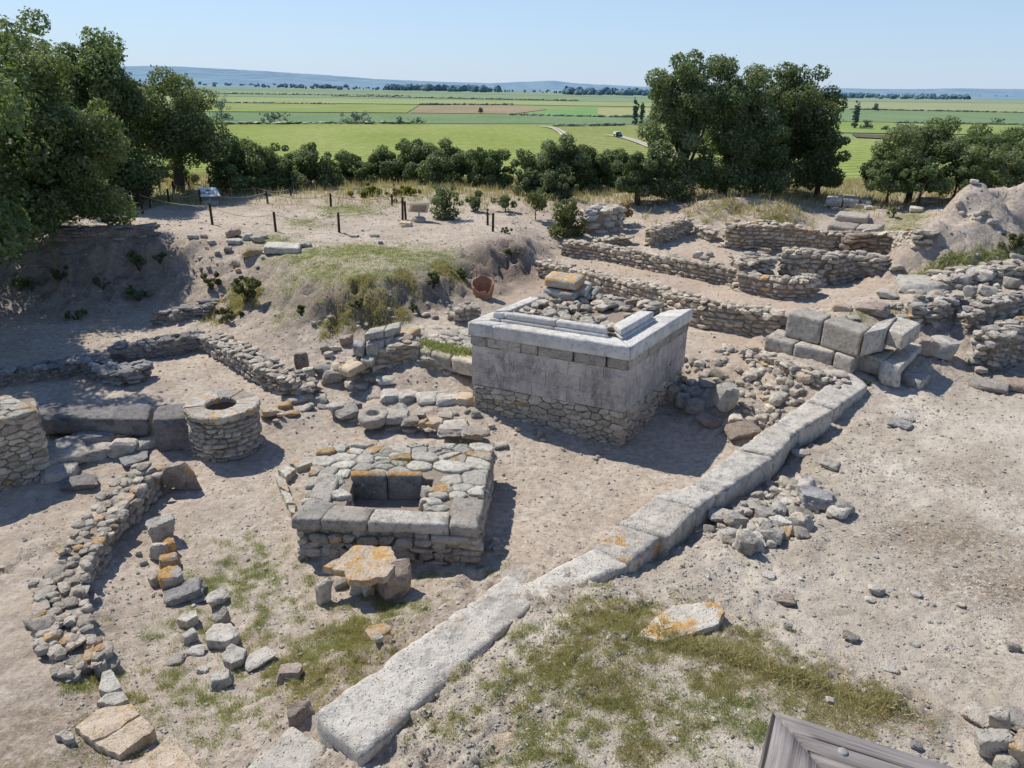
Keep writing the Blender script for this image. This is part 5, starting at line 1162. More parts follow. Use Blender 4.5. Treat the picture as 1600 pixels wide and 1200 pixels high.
# ------------------------------------------------------------------ plants
LEAF = {
 'oak': leafmat('oak_leaf', (.07,.108,.044), (.175,.225,.097), (.35,.375,.22)),
 'light': leafmat('light_leaf', (.06,.10,.03), (.165,.215,.08), (.33,.355,.19)),
 'deep': leafmat('deep_leaf', (.058,.10,.038), (.145,.20,.08), (.29,.335,.175)),
 'olive': leafmat('olive_leaf', (.065,.095,.042), (.15,.185,.092), (.28,.30,.185)),
 'yellow': leafmat('broom_leaf', (.09,.11,.015), (.22,.22,.03), (.38,.34,.05)),
 'rust': leafmat('rust_leaf', (.16,.07,.04), (.3,.15,.09), (.4,.24,.15)),
 'scrub': leafmat('scrub_leaf', (.05,.06,.02), (.12,.13,.05), (.24,.23,.11)),
 'hedge': leafmat('hazed_hedge_leaf', (.13,.185,.12), (.17,.225,.14), (.21,.265,.17), 0),  # hedges of the plain: distance haze lightens these leaf colours
 'haze': leafmat('hazed_far_leaf', (.085,.14,.12), (.12,.18,.145), (.17,.23,.18), 0),  # far trees: aerial haze is put into the leaf colours
 'hazepale': leafmat('hazed_far_pale_leaf', (.12,.19,.13), (.18,.27,.18), (.25,.33,.22), 0),  # paler far foliage, haze likewise in the colours
 'grass': leafmat('grass_blade', (.17,.21,.06), (.33,.36,.13), (.55,.52,.25), .45),
 'straw': leafmat('straw_blade', (.34,.27,.12), (.56,.46,.24), (.74,.64,.40), .45),
}
def leaves(mb, P, Nn, size, rv, aspect=.55):
    n = len(P); r = R.normal(0, 1, (n, 3)); nr = Nn + r*.75; nr /= np.linalg.norm(nr, axis=1)[:, None]
    a = np.cross(nr, R.normal(0, 1, (n, 3))); a /= np.linalg.norm(a, axis=1)[:, None]; b = np.cross(nr, a)
    s = (size*R.uniform(.6, 1.35, n))[:, None]
    V = np.empty((n, 4, 3)); V[:, 0] = P - a*s*.5; V[:, 1] = P + b*s*aspect*.5 + nr*s*.08 - a*s*.05; V[:, 2] = P + a*s*.5; V[:, 3] = P - b*s*aspect*.5 + nr*s*.08 - a*s*.05
    mb.add(V.reshape(-1, 3), np.arange(4*n).reshape(n, 4), rv, 0, 0)

def crown_blobs(c, rad, nb, rng, flat_bottom=.45):
    B = []
    for i in range(nb):
        d = rng.normal(0, 1, 3); d /= np.linalg.norm(d)
        if d[2] < -flat_bottom: d[2] = -flat_bottom*rng.random()
        f = rng.uniform(.3, .92); br = rng.uniform(.17, .37)*min(rad)
        B.append((np.array(c) + d*f*np.array(rad), br*(1.15-.3*f)))
    return B

def fill(mb, B, n, ls, tone=0., dark_low=.2):
    w = np.array([b[1]**2 for b in B]); idx = R.choice(len(B), n, p=w/w.sum())
    C = np.array([b[0] for b in B])[idx]; rb = np.array([b[1] for b in B])[idx]
    tb = R.uniform(-.25, .25, len(B))[idx]
    d = R.normal(0, 1, (n, 3)); d /= np.linalg.norm(d, axis=1)[:, None]
    rr = rb*(R.uniform(.45, 1.0, n)**.6 + (R.random(n) < .12)*R.uniform(0, .3, n))
    P = C + d*rr[:, None]*np.array([1, 1, .85])
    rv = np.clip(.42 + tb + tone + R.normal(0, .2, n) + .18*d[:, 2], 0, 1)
    leaves(mb, P, d + np.array([0, 0, .35]), ls, rv)

def tree(label, px, y, ptop, pbot, wpx, leaf='oak', n=14000, ls=.15, nb=26, name='tree', cat='tree', group=None, trunk_r=.14, lean=0., ground=None, bottom=.45, tone=0., depth_r=.95, zfar=None):
    tp = aty(px, ptop, y); bt = aty(px, pbot, y); D = depth(tp)
    rx = wpx/2*D/FPX; zt, zb = tp[2], bt[2]
    g = float(H(tp[0], y)) if zfar is None else zfar
    zb = max(zb, g-.1); rz = (zt-zb)/2; c = np.array([tp[0], y, (zt+zb)/2])
    t = thing(name, label, cat, (c[0]+lean, y, g), group)
    rng = np.random.default_rng(int(px*7+y*13) % 100003); rad = (rx, rx*depth_r, rz)
    B = crown_blobs(c, rad, nb, rng, bottom)
    B += [(c + np.array([0, 0, rz*.1]), min(rad)*.5), (c - np.array([0, 0, rz*.25]), min(rad)*.42)]
    if bottom >= .95:   # boughs that hang to the ground
        for a in np.linspace(0, 2*PI, 9)[:-1]: B.append((c + np.array([math.cos(a)*rx*.6, math.sin(a)*rx*depth_r*.6, -rz*rng.uniform(.68, .95)]), min(rad)*rng.uniform(.28, .42)))
    lo = np.min([b - r for b, r in B], 0); hi = np.max([b + r for b, r in B], 0); k = 2*np.array(rad)/(hi-lo); mid = (lo+hi)/2   # fit the surveyed outline
    B = [(c + (b-mid)*k, r*float(np.prod(k))**(1/3)) for b, r in B]
    mt = MB()
    base = np.array([c[0]+lean, y, g-.15]); top = c + np.array([0, 0, -rz*.1]); k = np.linspace(0, 1, 7)[:, None]
    pts = base*(1-k) + top*k + np.sin(k*PI)*np.array([R.normal(0, .05), R.normal(0, .05), 0])*rz
    mt.tube(pts, trunk_r*np.linspace(1.25, .45, 7), 8)
    for b, br in B[:min(len(B), 12)]:
        s = pts[R.integers(2, 6)]; m = (s+b)/2 + R.normal(0, .08, 3)*rx + np.array([0, 0, -.05*rz]); q = np.linspace(0, 1, 5)[:, None]
        mt.tube((1-q)**2*s + 2*q*(1-q)*m + q*q*b, trunk_r*np.linspace(.45, .1, 5), 5, cap=False)
    mt.build('trunk', MAT['bark'], t)
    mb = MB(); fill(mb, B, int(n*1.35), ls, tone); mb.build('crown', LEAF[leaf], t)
    return t

# big trees on the left, from the frame edge inward
tree('tallest dark tree at the extreme left edge, its top near the frame corner', -6, 34, 0, 345, 190, 'deep', 18000, .17, 40, trunk_r=.2)
tree('broad dark tree behind the light-leaved one on the left', 124, 33, 36, 340, 200, 'deep', 24000, .16, 60, trunk_r=.2, bottom=1.)
tree('light-leaved tree hanging over the shaded left bank', 60, 25.3, 76, 366, 222, 'light', 30000, .13, 64, trunk_r=.18, bottom=1., lean=-2.6)
tree('tree out of view at the left whose shade falls on the bank', -205, 21.5, -60, 430, 400, 'deep', 20000, .18, 44, trunk_r=.2, bottom=1.)
tree('spreading oak with a slanting bare trunk behind the terrace', 266, 36, 96, 274, 172, 'oak', 25000, .14, 52, trunk_r=.24, lean=-.5, bottom=.35)
tree('dark bushy tree low at the left edge beneath the light-leaved one', -60, 26, -10, 410, 250, 'deep', 17000, .16, 40, bottom=1.)
tree('tree standing out of view beside the shaded court', -215, 18.5, -60, 430, 420, 'deep', 22000, .18, 44, trunk_r=.2, bottom=.9)
tree('dark lower tree between the oak and the green terrace edge on the left', 172, 33, 190, 338, 100, 'deep', 8000, .13, 24, bottom=1.)
tree('small bright undergrowth bush left of the slanting oak trunk', 215, 39, 252, 305, 50, 'light', 2500, .13, 9, 'bush', 'bush')
tree('small bright undergrowth bush right of the slanting oak trunk', 284, 39, 250, 305, 60, 'light', 3000, .13, 10, 'bush', 'bush')
# row of bushy trees along the far edge of the terrace
for a in (('bushy tree just right of the spreading oak', 378, 36.5, 208, 312, 132, 'deep', 11875), ('low rounded tree second from the oak along the terrace edge', 478, 38.5, 220, 314, 148, 'oak', 11250), ('dark small tree filling the gap behind the yellow broom', 590, 42.5, 235, 320, 125, 'oak', 9375), ('tall bushy tree behind the framed sign, left peak', 640, 41.5, 216, 318, 119, 'oak', 10625), ('tall bushy tree behind the sapling, right peak', 708, 40.5, 216, 318, 131, 'oak', 11875),
          ('bushy tree with a bare stem showing, right of the sapling', 770, 39.5, 230, 305, 85, 'deep', 8125), ('round-headed oak-like tree standing alone in the middle of the row', 868, 38.5, 206, 306, 127, 'oak', 13750), ('lower tree at the right shoulder of the round-headed one', 936, 39.5, 226, 308, 113, 'oak', 10625), ('pale lower bush in front of the round-headed tree', 872, 35.5, 268, 312, 68, 'olive', 4375), ('pale bush before the foot of the row, left of the round-headed tree', 828, 36.5, 262, 306, 56, 'olive', 3750),
          ('grey-green tree touching the left side of the great right tree', 1003, 34.5, 234, 308, 95, 'olive', 9375), ('low dark tree between the second and the gap tree of the row', 540, 40.5, 240, 316, 79, 'deep', 6250), ('half-hidden tree behind the gap left of the great right tree', 965, 42.5, 232, 306, 79, 'deep', 6250), ('small tree below the oak and beside the first bushy tree', 425, 37.5, 238, 312, 68, 'deep', 5625)):
    tree(*a, ls=.135, nb=34, group='trees along the terrace edge', depth_r=.8, bottom=1.)
# great trees right of the middle
tree('great dark tree, left one of the tall right-hand clump', 1078, 35.5, 74, 318, 140, 'oak', 26000, .14, 60, trunk_r=.22, bottom=.95)
tree('great dark tree, middle one of the tall right-hand clump', 1155, 36.5, 80, 312, 140, 'oak', 24000, .14, 56, trunk_r=.22, bottom=1.)
tree('broad grey-green tree, right one of the tall right-hand clump', 1246, 38, 94, 296, 178, 'olive', 28000, .15, 64, trunk_r=.22, tone=-.2, bottom=1.)
tree('low skirt tree at the right foot of the tall clump', 1296, 37.5, 186, 296, 88, 'oak', 9500, .13, 26, bottom=1.)
tree('dark low tree filling the middle foot of the tall clump', 1195, 36, 170, 302, 120, 'deep', 11000, .13, 30, bottom=1.)
tree('large bushy tree at the right, crown sloping to the grass', 1448, 35, 180, 300, 172, 'oak', 20000, .13, 48, bottom=1.)
tree('darker bushy tree cut by the right edge', 1565, 36.5, 190, 292, 140, 'deep', 13000, .13, 36, bottom=1.)
tree('bushy tree beyond the right edge', 1660, 38, 186, 275, 130, 'oak', 7000, .14, 20)
for a in (('low bush under the left side of the large right-hand tree', 1402, 33.5, 236, 300, 84, 'oak', 5000), ('low bush filling the gap between the two right-hand trees', 1508, 33.5, 226, 298, 104, 'deep', 6500), ('low bush at the foot of the tree cut by the right edge', 1592, 33.5, 222, 296, 96, 'oak', 5500), ('low bush before the trunk of the large right-hand tree', 1452, 33, 244, 302, 84, 'deep', 4500)):
    tree(*a, .12, 26, 'bush', 'bush', 'bushes under the right-hand trees', .05, bottom=1.)
# bushes and scrub nearer
tree('young sapling growing alone on the terrace beside the framed sign', 697, 30.2, 287, 346, 54, 'olive', 1500, .11, 22, 'sapling', 'sapling', trunk_r=.04, bottom=1.)
tree('dry-leaved bush at the head of the trench', 888, 29.2, 310, 372, 64, 'scrub', 3600, .1, 26, 'bush', 'bush', trunk_r=.03, bottom=1.)
tree('smaller rusty bush right of the pale masonry lump', 975, 31.3, 312, 345, 36, 'rust', 900, .1, 9, 'bush', 'bush', trunk_r=.02)
for a in (('yellow flowering broom, left half of the patch', 578, 35.5, 286, 310, 62), ('yellow flowering broom, right half of the patch', 636, 35.5, 289, 310, 44)): tree(*a, 'yellow', 1900, .11, 12, 'bush', 'bush', 'broom bushes', .02)
tree('thin rusty shrub between the broom bushes', 615, 33.5, 276, 322, 14, 'rust', 260, .1, 6, 'shrub', 'shrub', trunk_r=.02)
for lb, px, y, a, b, w, lf in (('grey-green shrub right of the sapling, in dry grass', 740, 31.8, 296, 330, 30, 'olive'), ('tufted shrub in the dry grass right of the rope posts', 790, 32, 302, 328, 46, 'olive'), ('green shrub above the scarp, beside the terrace stones', 838, 31, 292, 332, 40, 'scrub')): tree(lb, px, y, a, b, w, lf, 800, .1, 9, 'shrub', 'shrub', trunk_r=.02)
def scrub(label, px, py, w, h, lf='scrub', n=700, ls=.09):
    g = atg(px, py); D = depth(g); rx = w/2*D/FPX; rz = h/2*D/FPX; t = thing('shrub', label, 'shrub', g)
    B = crown_blobs(g + np.array([0, .1, rz*.8]), (rx, rx*.8, rz), 10, R); mt = MB()
    for b, br in B: mt.tube([g - np.array([0, 0, .05]), (g+b)/2 + np.array([0, 0, rz*.2]), b], [.014, .01, .005], 5, cap=False)
    mt.build('stem', MAT['bark'], t); mb = MB(); fill(mb, B, n, ls, .02); mb.build('foliage', LEAF[lf], t)
for a in (('largest scrubby bush on the sunny left slope', 384, 478, 62, 52, 'scrub', 1700), ('scrubby bush at upper left of the sunny slope', 330, 452, 36, 32, 'scrub', 800), ('scrubby bush low on the left slope, below the largest', 355, 500, 52, 26, 'scrub', 900), ('dark shrub on the shaded bank under the retaining wall', 218, 425, 34, 40, 'deep', 900), ('small dark shrub right of the other one on the shaded bank', 250, 412, 22, 22, 'deep', 500), ('low dark shrub on the bank near the zigzag wall', 120, 500, 40, 22, 'deep', 500), ('weedy shrub in the crook of the shaded bank', 160, 452, 46, 24, 'scrub', 600), ('weedy shrub left of the crook in the shaded bank', 95, 440, 40, 26, 'scrub', 500), ('dark scrub where the bank meets the room wall', 215, 470, 50, 30, 'deep', 800), ('dark scrub at the left margin of the bank', 30, 455, 50, 34, 'deep', 700), ('yellowish shrub in shade at the far left edge of the bank', 14, 372, 44, 60, 'light', 1100),
          ('dark shrub hanging at the left lip of the grass mound', 470, 492, 24, 18, 'scrub', 300), ('shrub on the scarp under the middle of the grass mound', 678, 450, 34, 30, 'scrub', 600), ('shrub on the scarp at the right end of the grass mound', 722, 440, 30, 28, 'deep', 500), ('dry shrub on the lower bank beneath the grass mound', 560, 482, 42, 18, 'scrub', 350), ('tuft-like shrub at the foot of the bank below the mound', 645, 487, 18, 16, 'olive', 250), ('thorny low plant on the path bank behind the pot', 800, 405, 40, 26, 'scrub', 350), ('small green plant on top of the scarp near two posts', 790, 365, 26, 10, 'olive', 220), ('pale green herb patch under the great right tree, left', 1030, 308, 50, 9, 'olive', 400), ('pale green herb patch under the great right tree, right', 1170, 303, 70, 9, 'olive', 500), ('bright green tuft beside the back right platform', 1396, 340, 18, 22, 'light', 300), ('bushy growth on the grassy ridge at the right edge', 1585, 392, 54, 34, 'scrub', 700), ('green weeds among the stones of the right terrace', 1490, 480, 26, 22, 'light', 350), ('green weeds by the rough stone face', 1432, 500, 28, 22, 'light', 300), ('weed tuft at the head of the kerb', 1358, 604, 14, 9, 'light', 90), ('weed at the corner of the altar slope', 1125, 572, 12, 10, 'light', 90)):
    scrub(*a)

# grass: one object for each growth nobody could count
def sample(G, n, y0, y1, pw=1.):
    m = (GYY > y0) & (GYY < y1) & (np.abs(GX/GYY) < .82)
    area = np.gradient(GYY, axis=0)*np.gradient(GX, axis=1); w = (G**pw*area*m).ravel(); w /= w.sum()
    k = R.choice(len(w), n, p=w); dy = np.gradient(GYY, axis=0).ravel()[k]; dx = np.gradient(GX, axis=1).ravel()[k]
    x = GX.ravel()[k] + R.uniform(-.5, .5, n)*dx; y = GYY.ravel()[k] + R.uniform(-.5, .5, n)*dy
    return x, y
def blades(mb, x, y, per, hh, wd, spread, rvm=.5, droop=.5, zf=None):
    n = len(x); X = np.repeat(x, per) + R.normal(0, spread, n*per); Y = np.repeat(y, per) + R.normal(0, spread, n*per); Z = H(X, Y) - .005 if zf is None else X*0 + zf - .02
    hs = np.repeat(hh*R.uniform(.5, 1.3, n), per)*R.uniform(.5, 1.1, n*per); a = R.uniform(0, 2*PI, n*per); w = wd*R.uniform(.7, 1.3, n*per)
    lean = hs*R.uniform(.1, 1.1, n*per)*droop; b = R.uniform(0, 2*PI, n*per)
    P = np.stack([X, Y, Z], 1); s = np.stack([np.cos(a)*w, np.sin(a)*w, 0*w], 1); T = np.stack([np.cos(b)*lean, np.sin(b)*lean, hs], 1)
    V = np.stack([P-s, P+s, P+T*.6+s*.6+np.array([0, 0, 1])*hs[:, None]*.12, P+T], 1)
    rv = np.clip(np.repeat(R.normal(rvm, .15, n), per) + R.normal(0, .12, n*per), 0, 1)
    mb.add(V.reshape(-1, 3), np.arange(4*n*per).reshape(-1, 4), rv)
def growth(label, leaf, specs, name='grass'):
    mb = MB()
    for G, n, y0, y1, per, hh, wd, sp in specs: x, y = sample(G, n, y0, y1); blades(mb, x, y, per, hh, wd, sp)
    props(mb.build(name, LEAF[leaf], loc=(0, 0, 0)), label, 'grass', kind='stuff')
growth('short green grass in patches over the earth', 'grass', [(GRN, 9500, 2.6, 16, 9, .045, .0026, .028), (GRN, 9000, 16, 34, 5, .05, .008, .06)])
growth('dry straw-coloured grass among the green and along the banks', 'straw', [(STR, 11000, 2.6, 16, 10, .055, .0028, .035), (STR, 6500, 16, 30, 6, .10, .009, .07), (STR, 9000, 29, 46, 6, .34, .014, .1)], 'dry_grass')
def tall(px, n, leaf, hh, label, name, zf=None):
    """tall tufts along a surveyed line or patch: (px, py, spread in m)"""
    mb = MB()
    for a, b, sp, k in px:
        g = atg(a, b); kk = int(k*n)
        if zf is not None: g = at(a, b, zf)
        blades(mb, g[0]+R.normal(0, sp, kk), g[1]+R.normal(0, sp*.7, kk), 7, hh, .004 if g[1] < 15 else .012, .03 if g[1] < 15 else .08, .62, 1.1, zf)
    props(mb.build(name, LEAF[leaf], loc=(0, 0, 0)), label, 'grass', kind='stuff')
tall([(1010+ i*13, 985+i*4.2, .09, 1) for i in range(30)] + [(960, 955, .3, 2), (930, 975, .3, 2)], 26, 'straw', .10, 'yellowing grass fringe along the edge of the foreground rise', 'dry_grass')
tall([(1110, 328, .6, 2), (1150, 330, .6, 2), (1190, 332, .7, 2), (1225, 336, .5, 2), (1240, 330, .4, 1), (1125, 345, .4, 1)], 20, 'straw', .24, 'tall orange straw on the mound below the great right trees', 'dry_grass')
tall([(1440,430,.2,1), (1462,420,.16,1.4), (1485,411,.18,1.6), (1510,404,.18,1.6), (1540,399,.18,1.6), (1570,394,.2,1.8), (1600,390,.2,1.6), (1478,424,.18,1.2)], 60, 'grass', .08, 'green grass strip along the foot of the big earth mound', 'grass')
tall([(670+i*8, 538+i*2.1, .12, 1) for i in range(8)], 34, 'grass', .13, 'bright green strip of grass in the paving beside the altar', 'grass', .97)
tall([(600+i*12, 712+(i % 3)*6, .15, 1) for i in range(9)], 5, 'grass', .04, 'faint grass in the joints of the platform paving', 'grass', .76)

# ------------------------------------------------------------------ fences, signs, bench, jar
def along(px, py, z0): return at(px, py, z0)
def fence(label, posts, ropes, rope_r=.014, pr=.045, sag=.16):
    P = []
    for px, pb, pt in posts:
        g = atg(px, pb); D = depth(g); P.append((g, (pb-pt)*D/FPX*1.02))
    ctr = np.mean([p[0] for p in P], 0); t = thing('rope_fence', label, 'fence', (ctr[0], ctr[1], float(H(ctr[0], ctr[1]))))
    for g, h in P:
        mb = MB(); q = g + np.array([R.normal(0, .02), 0, h]); mb.tube([g-[0, 0, .1], (g+q)/2, q], [pr*1.05, pr, pr*.95], 9); mb.build('post', MAT['post'], t)
    for i, j, s in ropes:
        a = P[i][0] + [0, 0, P[i][1]*.88]; b = P[j][0] + [0, 0, P[j][1]*.88]; k = np.linspace(0, 1, 15)[:, None]
        mb = MB(); mb.tube(a*(1-k)+b*k - np.array([0, 0, 1])*s*4*k*(1-k), rope_r, 6); mb.build('rope', MAT['rope'], t)
fence('front row of dark posts with a thin sagging rope along the terrace lip', [(223,334,302), (332,351,319), (431,362,332), (530,363,333), (629,344,310), (634,343,316)], [(0, 1, .12), (1, 2, .22), (2, 3, .2), (3, 4, .2)], .009)
fence('pair of dark posts with a short rope at the right end of the terrace', [(770,362,334), (762,352,327)], [(0, 1, .05)], .009)
fence('back row of posts with pale looping ropes under the left trees', [(187,322,292), (230,312,292), (264,317,296), (314,319,297), (418,318,299), (517,323,303), (613,322,304)], [(0, 1, .12), (1, 2, .3), (2, 3, .25), (3, 4, .25), (4, 5, .2), (5, 6, .2)], .016)
fence('farther posts with ropes crossing the shade behind the oak', [(250,300,286), (272,303,284), (296,296,284), (402,306,292), (455,306,294)], [(0, 1, .3), (1, 2, .2), (2, 3, .2), (3, 4, .15)], .014)
def pale_pole():
    g = atg(191, 328); D = depth(g); mb = MB(); mb.tube([g-[0, 0, .1], g+[-.08, 0, 38*D/FPX]], [.03, .025], 8)
    props(mb.build('pole', MAT['signwhite']), 'thin pale pole leaning by the shaded terrace edge', 'pole')
pale_pole()
def sign_white():
    g = atg(330, 320); D = depth(g); t = thing('info_sign', 'white tilted information panel on a post above the left slope', 'sign', g)
    Cc = [aty(a, b, g[1]+o) for a, b, o in ((313.5,307,-.05), (345,306,-.05), (337,292.5,.35), (307,293,.35))]
    mb = MB(); nz = unit(np.cross(Cc[1]-Cc[0], Cc[3]-Cc[0])); mb.add([p for p in Cc] + [p-nz*.03 for p in Cc], [(0,1,2,3), (7,6,5,4), (0,4,5,1), (1,5,6,2), (2,6,7,3), (3,7,4,0)]); pn = mb.build('panel', MAT['signwhite'], t)
    f = lambda u, v: (Cc[0]*(1-u)+Cc[1]*u)*(1-v) + (Cc[3]*(1-u)+Cc[2]*u)*v + nz*.006
    m2 = MB()
    for u0, u1, v0, v1, mi in ((.4,.6,.55,.72,0), (.42,.58,.18,.34,1), (.08,.3,.42,.46,0), (.08,.3,.3,.33,0), (.7,.92,.42,.45,0), (.7,.9,.3,.33,0)): m2.add([f(u0,v0), f(u1,v0), f(u1,v1), f(u0,v1)], [(0,1,2,3)], .5, 0, mi)
    sub = m2.build('print', [MAT['signink'], MAT['signgreen']], pn)
    mid = sum(Cc)/4 - nz*.03; mb = MB(); mb.tube([g-[0, 0, .05], mid], .03, 8); mb.build('pole', MAT['metal'], t)
    mb = MB(); mb.box(g + np.array([0, 0, .08]), (.55, .32, .16)); mb.build('foot', MAT['metal'], t)
sign_white()
def sign_frame():
    g = atg(655, 346); D = depth(g); t = thing('info_sign', 'framed information sign seen from behind on a drum-like stone foot', 'sign', g)
    y = g[1]+.1; Q = [aty(a, b, y+o) for a, b, o in ((638,330,.3), (668,331.5,.3), (672,316,-.1), (641,317,-.1))]
    mb = MB()
    nz = unit(np.cross(Q[1]-Q[0], Q[3]-Q[0])); f = lambda u, v, d=0: (Q[0]*(1-u)+Q[1]*u)*(1-v) + (Q[3]*(1-u)+Q[2]*u)*v + nz*d
    def bar(u0, u1, v0, v1, d0, d1): mb.add([f(u0,v0,d0), f(u1,v0,d0), f(u1,v1,d0), f(u0,v1,d0), f(u0,v0,d1), f(u1,v0,d1), f(u1,v1,d1), f(u0,v1,d1)], [(3,2,1,0), (4,5,6,7), (0,1,5,4), (1,2,6,5), (2,3,7,6), (3,0,4,7)])
    bar(0, .13, 0, 1, -.03, .035); bar(.87, 1, 0, 1, -.03, .035); bar(.131, .869, .8, 1, -.03, .035); bar(.131, .869, 0, .06, -.03, .035)
    mb.build('frame', MAT['signtan'], t)
    mb = MB(); bar(.131, .869, .061, .799, -.02, .01); mb.build('panel', MAT['signback'], t)
    mb = MB(); mb.tube([g, f(.5, .45)], .028, 8); mb.build('pole', MAT['metal'], t)
    mb = MB(); mb.lathe([(.0, .17), (.2, .17), (.255, .12), (.26, .05), (.24, -.05)], g, 20); mb.build('foot', MAT['grey'], t)
sign_frame()
def bench():
    g = atg(218, 324); t = thing('bench', 'small dark wooden bench in the shade of the left trees', 'bench', g); a = -.5
    def bx(name, c, s):
        ca, sa = math.cos(a), math.sin(a); q = g + np.array([c[0]*ca-c[1]*sa, c[0]*sa+c[1]*ca, c[2]]); mb = MB(); mb.box(q, s, a); mb.build(name, MAT['post'], t)
    bx('seat', (0, 0, .36), (.85, .34, .04)); bx('backrest', (0, .19, .6), (.85, .04, .2))
    for sx in (-.38, .38):
        bx('leg', (sx, -.14, .165), (.05, .05, .35)); bx('leg', (sx, .24, .33), (.05, .05, .72))
bench()
def jar():
    g = atg(754, 467); D = depth(g); r = 18.5*D/FPX; c = g + np.array([0, r*.8, -.12]); n = 48
    t = thing('clay_jar', 'broken half of a big terracotta storage jar on the path bank', 'jar', (c[0], c[1], c[2]))
    ang = np.linspace(0, 2*PI, n, endpoint=False)
    ht = .52 + .17*np.sin(ang) + .035*fbm2(np.cos(ang)*2, np.sin(ang)*2, 1.7, 3, 2)*2; ht -= .12*np.exp(-((ang-5.35)/.16)**2) - .10*np.exp(-((ang-5.9)/.3)**2)
    V = []; K = 9
    prof = lambda f: r*(.55 + .45*math.sin(min(1, f*.9+.12)*PI/2)**.8)
    for s in (0, 1):
        for k in range(K+1):
            f = k/K
            for a, h in zip(ang, ht): q = prof(f*h/.7) - .035*s; V.append((c[0]+q*math.cos(a), c[1]+q*math.sin(a), c[2]+h*f))
    F = []; m = (K+1)*n
    for s in (0, 1):
        for k in range(K):
            for i in range(n):
                q = (s*m+k*n+i, s*m+k*n+(i+1) % n, s*m+(k+1)*n+(i+1) % n, s*m+(k+1)*n+i); F.append(q if s == 0 else q[::-1])
    F += [(K*n+i, K*n+(i+1) % n, m+K*n+(i+1) % n, m+K*n+i) for i in range(n)]
    mb = MB(); mb.add(V, F, .5, 0, 0, True); mb.build('jar_wall', MAT['terracotta'], t)
jar()
# ------------------------------------------------------------------ wooden rail of the viewing platform
def railing():
    z = 5.92; O = at(1206, 1107, z); d1 = unit((at(1184, 1200, z)-O)[:2]); d2 = unit((at(1500, 1200, z)-O)[:2]); w = .125
    cosa = d1 @ d2; s = w/math.sqrt(1-cosa**2); I = O[:2] + (d1+d2)*s
    t = thing('wooden_railing', 'weathered grey wooden handrail with a mitred corner at the bottom right', 'railing', (O[0], O[1], float(H(O[0], max(O[1], Y0)))))
    def wood(ang, nm):
        m, nt, b, out = newmat(nm); n = N(nt); mp = n.node('ShaderNodeMapping'); n.lk(n.pos(), mp.inputs[0]); mp.vector_type = 'POINT'
        vr = n.node('ShaderNodeVectorRotate', rotation_type='Z_AXIS'); n.lk(n.pos(), vr.inputs['Vector']); vr.inputs['Angle'].default_value = -ang
        p = n.scalevec(vr.outputs[0], 3., 90., 90.); q = n.scalevec(vr.outputs[0], 1.2, 26., 26.)
        a = n.noise(p, 1., 6, .7, .4); g = n.noise(q, 1., 5, .6, .8)
        col = n.mix(n.ramp(a, .35, .65), (.15, .13, .12), (.37, .34, .325)); col = n.mix(n.ramp(g, .4, .68, 0, .65), col, (.11, .088, .076))
        crack = n.ramp(n.noise(n.scalevec(vr.outputs[0], .9, 55., 55.), 1., 3, .5, .2), .32, .37, 1, 0); col = n.mix(crack, col, (.035, .03, .028))
        n.lk(col, b.inputs['Base Color']); b.inputs['Roughness'].default_value = .85
        n.lk(n.bump(n.math('SUBTRACT', n.math('ADD', a, g), crack), .7, .004), b.inputs['Normal']); return m
    for d, e, nm in ((d1, -1, 'weathered_wood_a'), (d2, 1, 'weathered_wood_b')):
        Lr = 2.2; o2 = O[:2] + d*Lr; i2 = I + d*(Lr - (I-O[:2]) @ d)
        gp = .0018; pn = np.array([-d[1], d[0]]); pn = pn if pn @ (I-O[:2]) > 0 else -pn
        ot = O[:2] + d*gp; it = I + d*gp
        q = [ot, o2, i2, it] if e > 0 else [ot, it, i2, o2]
        if np.cross(q[1]-q[0], q[2]-q[0]) < 0: q = q[::-1]
        mb = MB(); add_hex(mb, [V3(p, z) for p in q], [V3(p, z-.045) for p in q], .02, .0012, .5, rnd=.006, chip=1.)
        rl = mb.build('rail', wood(math.atan2(d[1], d[0]), nm), t)
        if e > 0:
            s0 = at(1317, 1175, z); m2 = MB(); m2.lathe([(0, .0035), (.006, .0035), (.0085, .002), (.009, -.004)], (s0[0], s0[1], z), 14); sc = m2.build('screw', MAT['screw'], rl)
    for p in (O[:2] + (d1+d2)*.07, O[:2] + d1*1.9 + (d2*.07), O[:2] + d2*1.9 + d1*.07):
        gz = float(H(p[0], max(p[1], Y0))); mb = MB(); mb.box((p[0], p[1], (z-.05+gz-.2)/2), (.08, .08, z-.05-gz+.2), math.atan2(d1[1], d1[0])); mb.build('post', MAT['bark'], t)
railing()

